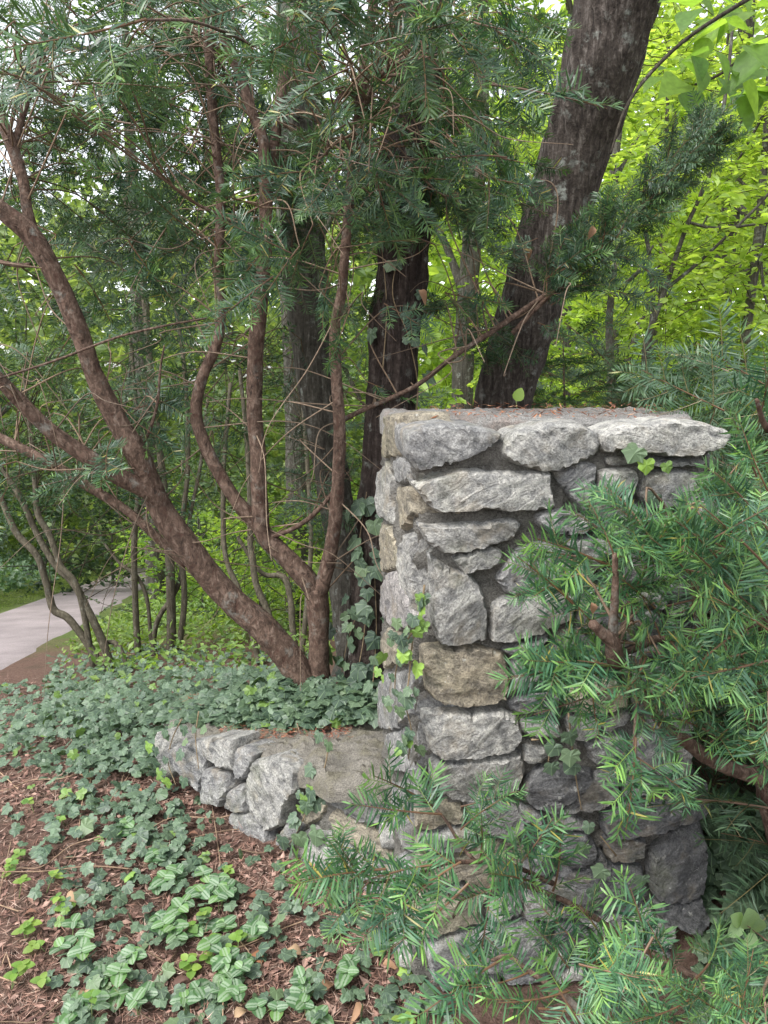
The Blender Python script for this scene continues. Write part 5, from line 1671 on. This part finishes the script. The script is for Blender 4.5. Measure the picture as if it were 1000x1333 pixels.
# pale five-leaved sprig in the dark corner
sb = at(1003, 1225, 1.42)
sg = thing('leafy_sprig', 'pale green sprig with five rounded leaves in the dark corner below the yew bush', 'plant', (float(sb[0]), float(sb[1]), float(sb[2])))
ROUND = [ovate(w=.36, c=(.24, .36, .17), fold=.03).mesh('leaf', M['soft'])]
mb = MB()
s1, s2, s3 = at(990, 1218, 1.40), at(977, 1208, 1.38), at(966, 1200, 1.37)
root = on_ground(1045, 1235)
tube(mb, [root, (root + sb) / 2 + (0, 0, .03), sb, s1, s2, s3], [.003, .0026, .002, .0017, .0014, .0012], 6, .02, c=(.16, .10, .07))
part('stem', mb, M['twig'], sg)
for (x0, y0, x1, y1, Y_) in ((977,1208,976,1184,1.37), (966,1200,953,1193,1.37), (966,1202,948,1220,1.37), (985,1214,990,1197,1.38), (986,1220,968,1230,1.38)):
    p, e = at(x0, y0, Y_ + .01), at(x1, y1, Y_ - .01)
    put_leaf(ROUND, sg, p, e - p, np.array([0, -.9, .45]), np.linalg.norm(e - p) * .95)

# ================================================================== fallen leaves, litter
lr = np.random.default_rng(211)
def dry_leaf(seed, c):
    r = np.random.default_rng(seed)
    mb = ovate(w=r.uniform(.20, .34), c=c, fold=r.uniform(.1, .6), point=True)
    mb.v[0][:, 0] *= 1 + .35 * fbm(mb.v[0] * 6 + seed, 2, seed)
    mb.v[0][:, 0] += .12 * np.sin(mb.v[0][:, 1] * 3.3 + seed)
    mb.v[0] = mb.v[0] * np.array([1, 1, 1]) + np.c_[np.zeros((18, 2)), .16 * np.sin(mb.v[0][:, 1] * 4 + r.uniform(0, 6)) + r.normal(0, .03, 18)]
    return mb.mesh('fallen_leaf', M['dead'])
DRY = [dry_leaf(q, c) for q, c in enumerate(((.27, .12, .06), (.31, .185, .11), (.17, .085, .055), (.11, .06, .045), (.38, .26, .16)))]
def fallen(p, d, n_, s, label, group, q=None):
    q = int(lr.integers(len(DRY))) if q is None else q
    o = bpy.data.objects.new('fallen_leaf', DRY[q])
    label = label % ('orange-brown', 'tan', 'chestnut-brown', 'dark brown', 'pale straw-coloured')[q] if '%s' in label else label
    A = leaf_frame(d, n_)
    o.matrix_world = Matrix([list(A[k_] * s) + [p[k_]] for k_ in range(3)] + [[0, 0, 0, 1]])
    col.objects.link(o)
    setp(o, label, 'leaf', group)
for (x_, y_) in [(190,1010),(180,1030),(250,1162),(272,1152),(85,1178),(350,1170),(395,1232),(345,1250),(335,1240),(360,1280),(20,1020),(130,1000),(60,985),(470,1320),(230,1110),(115,1300),(145,1330),(305,1330),(240,1085),(110,1010),(140,985),(200,1055),(420,1290),(545,1215),(500,1255),(310,1285),(230,1280),(35,1190)]:
    p = on_ground(x_ + lr.normal(0, 4), y_ + lr.normal(0, 4), .014)
    fallen(p, np.array([lr.normal(), lr.normal(), 0]), np.array([0, -.2, 1]) + lr.normal(0, .2, 3), lr.uniform(.035, .075), 'curled %s dead leaf lying among the ivy in the mulch', 'dead leaves on the mulch')
for (x_, y_, Y_, s_, lb) in ((545,378,2.85,.06,'dry russet leaf caught in the yew beside the upright furrowed trunk'), (687,322,3.2,.055,'pale curled dead leaf caught against the leaning trunk'), (773,296,2.8,.05,'tan dead leaf hanging at the base of the dense yew arm'), (598,252,3.0,.045,'brown dead leaf hanging between the two furrowed trunks'), (770,783,1.47,.03,'small peach-coloured dead leaf resting on the yew bush')):
    fallen(at(x_, y_, Y_), np.array([lr.normal(0, .4), 0, -1]), np.array([.3, -1, .2]) + lr.normal(0, .2, 3), s_, lb, None, 1)
def litter(n, regions, lenr, wr, cols, seed, lift=.004, surf=None):
    r = np.random.default_rng(seed)
    mb = MB()
    per = [int(n * a) for a in np.array([q[4] for q in regions]) / sum(q[4] for q in regions)]
    B = []
    for (x0, x1, y0, y1, _), c_ in zip(regions, per):
        c0, c1 = on_ground(x0, y1), on_ground(x1, y0)
        u, v = r.uniform(0, 1, c_), r.uniform(0, 1, c_)
        # invert pixels to ground on the local plane by sampling a coarse lattice
        gxx, gyy = np.linspace(x0, x1, 12), np.linspace(y0, y1, 12)
        lat = np.array([[(surf or on_ground)(a, b) for a in gxx] for b in gyy])
        fi, fj = v * 10.999, u * 10.999
        i_, j_ = fi.astype(int), fj.astype(int)
        a, b = (fi - i_)[:, None], (fj - j_)[:, None]
        B.append(lat[i_, j_] * (1 - a) * (1 - b) + lat[i_ + 1, j_] * a * (1 - b) + lat[i_, j_ + 1] * (1 - a) * b + lat[i_ + 1, j_ + 1] * a * b)
    B = np.concatenate(B)
    if surf is None:
        B[:, 2] = hrel(B[:, 0], B[:, 1])
    B[:, 2] += lift + r.uniform(0, .008, len(B))
    m_ = len(B)
    th = r.uniform(0, 2 * np.pi, m_)
    D = np.c_[np.cos(th), np.sin(th), r.normal(0, .18, m_)]
    Nn = np.array([0, 0, 1.0]) + r.normal(0, .35, (m_, 3))
    ca = np.array(cols)
    C = ca[r.integers(len(ca), size=m_)] * r.uniform(.6, 1.3, (m_, 1))
    L = r.uniform(*lenr, m_)
    B -= unit(D) * (L * .5)[:, None]
    needles(mb, B, D, Nn, L, r.uniform(*wr, m_), r.normal(0, .25, m_), C, False)
    return mb
REG = [(0, 560, 1040, 1333, 6), (0, 250, 960, 1060, 2.2), (0, 60, 880, 970, .6), (300, 560, 1110, 1200, .8)]
ml = litter(15000, REG, (.02, .055), (.0012, .0026), [(.34, .22, .17), (.26, .15, .115), (.15, .085, .065), (.44, .33, .27), (.30, .17, .13)], 5)
V, T, Q, C, U = litter(3800, REG, (.012, .04), (.008, .02), [(.17, .10, .08), (.11, .065, .055), (.25, .15, .12), (.08, .05, .04), (.32, .21, .17)], 6).arrays()
ml.add(V, tris=T, quads=Q, c=C)
setp(link('leaf_litter', ml.mesh('leaf_litter', M['litter'], smooth=False)), 'reddish-brown needles and bark chips strewn over the mulch', 'litter', kind='stuff')
def wall_surf(px, py):
    return on_plane(px, py, O3 + np.array([0, 0, .008]), ptn)
nl = litter(1500, [(285, 460, 918, 962, 1), (230, 330, 905, 935, .3)], (.012, .035), (.0015, .004), [(.22, .08, .05), (.30, .11, .06), (.15, .06, .045), (.34, .2, .13)], 8, .002, wall_surf)
setp(link('needle_litter', nl.mesh('needle_litter', M['litter'], smooth=False)), 'patch of rust-red dead needles lying on the low wall', 'litter', kind='stuff')
def cap_surf(px, py):
    return on_plane(px, py, np.array([0, 0, ZT + .004]), up)
nl = litter(330, [(560, 860, 527, 545, 1)], (.012, .035), (.002, .006), [(.30, .12, .06), (.36, .2, .12), (.2, .09, .06)], 9, .001, cap_surf)
setp(link('needle_litter', nl.mesh('needle_litter', M['litter'], smooth=False)), 'sparse rusty needles scattered on the concrete cap of the pillar', 'litter', kind='stuff')
# a young shoot at the back of the cap
ps = at(672, 522, 2.5)
ks = thing('seedling', 'single lime-green leaf standing up behind the back edge of the pillar cap', 'seedling', tuple(map(float, ps)))
mb = MB(); tube(mb, [ps + (.03, .02, -.15), ps + (.01, .01, -.05), ps], [.002, .0015, .001], 5, .02, c=(.2, .25, .09)); part('stem', mb, M['twig'], ks)
put_leaf(LIME, ks, ps, np.array([.2, 0, .5]), np.array([0, -1, .3]), .045)

# ================================================================== verge over the driveway, low greenery
vr = np.random.default_rng(251)
def cover(name, label, npts, s0, s1, o0, o1, hgt, size, colr, aspect, cat, up_=.8, kind='stuff', mat='soft'):
    S_, F_ = vr.uniform(s0, s1, npts), vr.uniform(o0, o1, npts)
    X = LN0[0] + LD[0] * S_ + LD[1] * F_
    Y = LN0[1] + LD[1] * S_ - LD[0] * F_
    P = np.c_[X, Y, H(X, Y) + vr.uniform(.02, 1, npts) * hgt]
    mb = MB()
    leaf_cloud(mb, vr, P, size, aspect, up_, colr, six=False)
    setp(link(name, mb.mesh(name, M[mat], smooth=False)), label, cat, kind=kind)
cover('verge_grass', 'strip of short grass along the far edge of the driveway', 9000, -2, 16, -LANE_W - .75, -LANE_W, .05, .06, ((.10,.16,.03),(.22,.28,.07)), .12, 'grass', .1)
cover('ground_cover', 'bluish-green leafy ground cover on the slope across the driveway', 9000, -3, 18, -LANE_W - 4.5, -LANE_W - .6, .28, .13, ((.06,.12,.07),(.14,.22,.12)), .7, 'ground cover')
cover('bank_plants', 'bright yellow-green weeds between the driveway and the ivy', 2400, .8, 9, .3, 1.1, .16, .07, ((.12,.20,.03),(.26,.36,.06)), .6, 'weeds')
cover('undergrowth', 'sunlit undergrowth beyond the bank under the yew', 5200, -1.5, 9, .9, 3.8, .30, .075, ((.09,.17,.03),(.22,.33,.06)), .55, 'undergrowth')
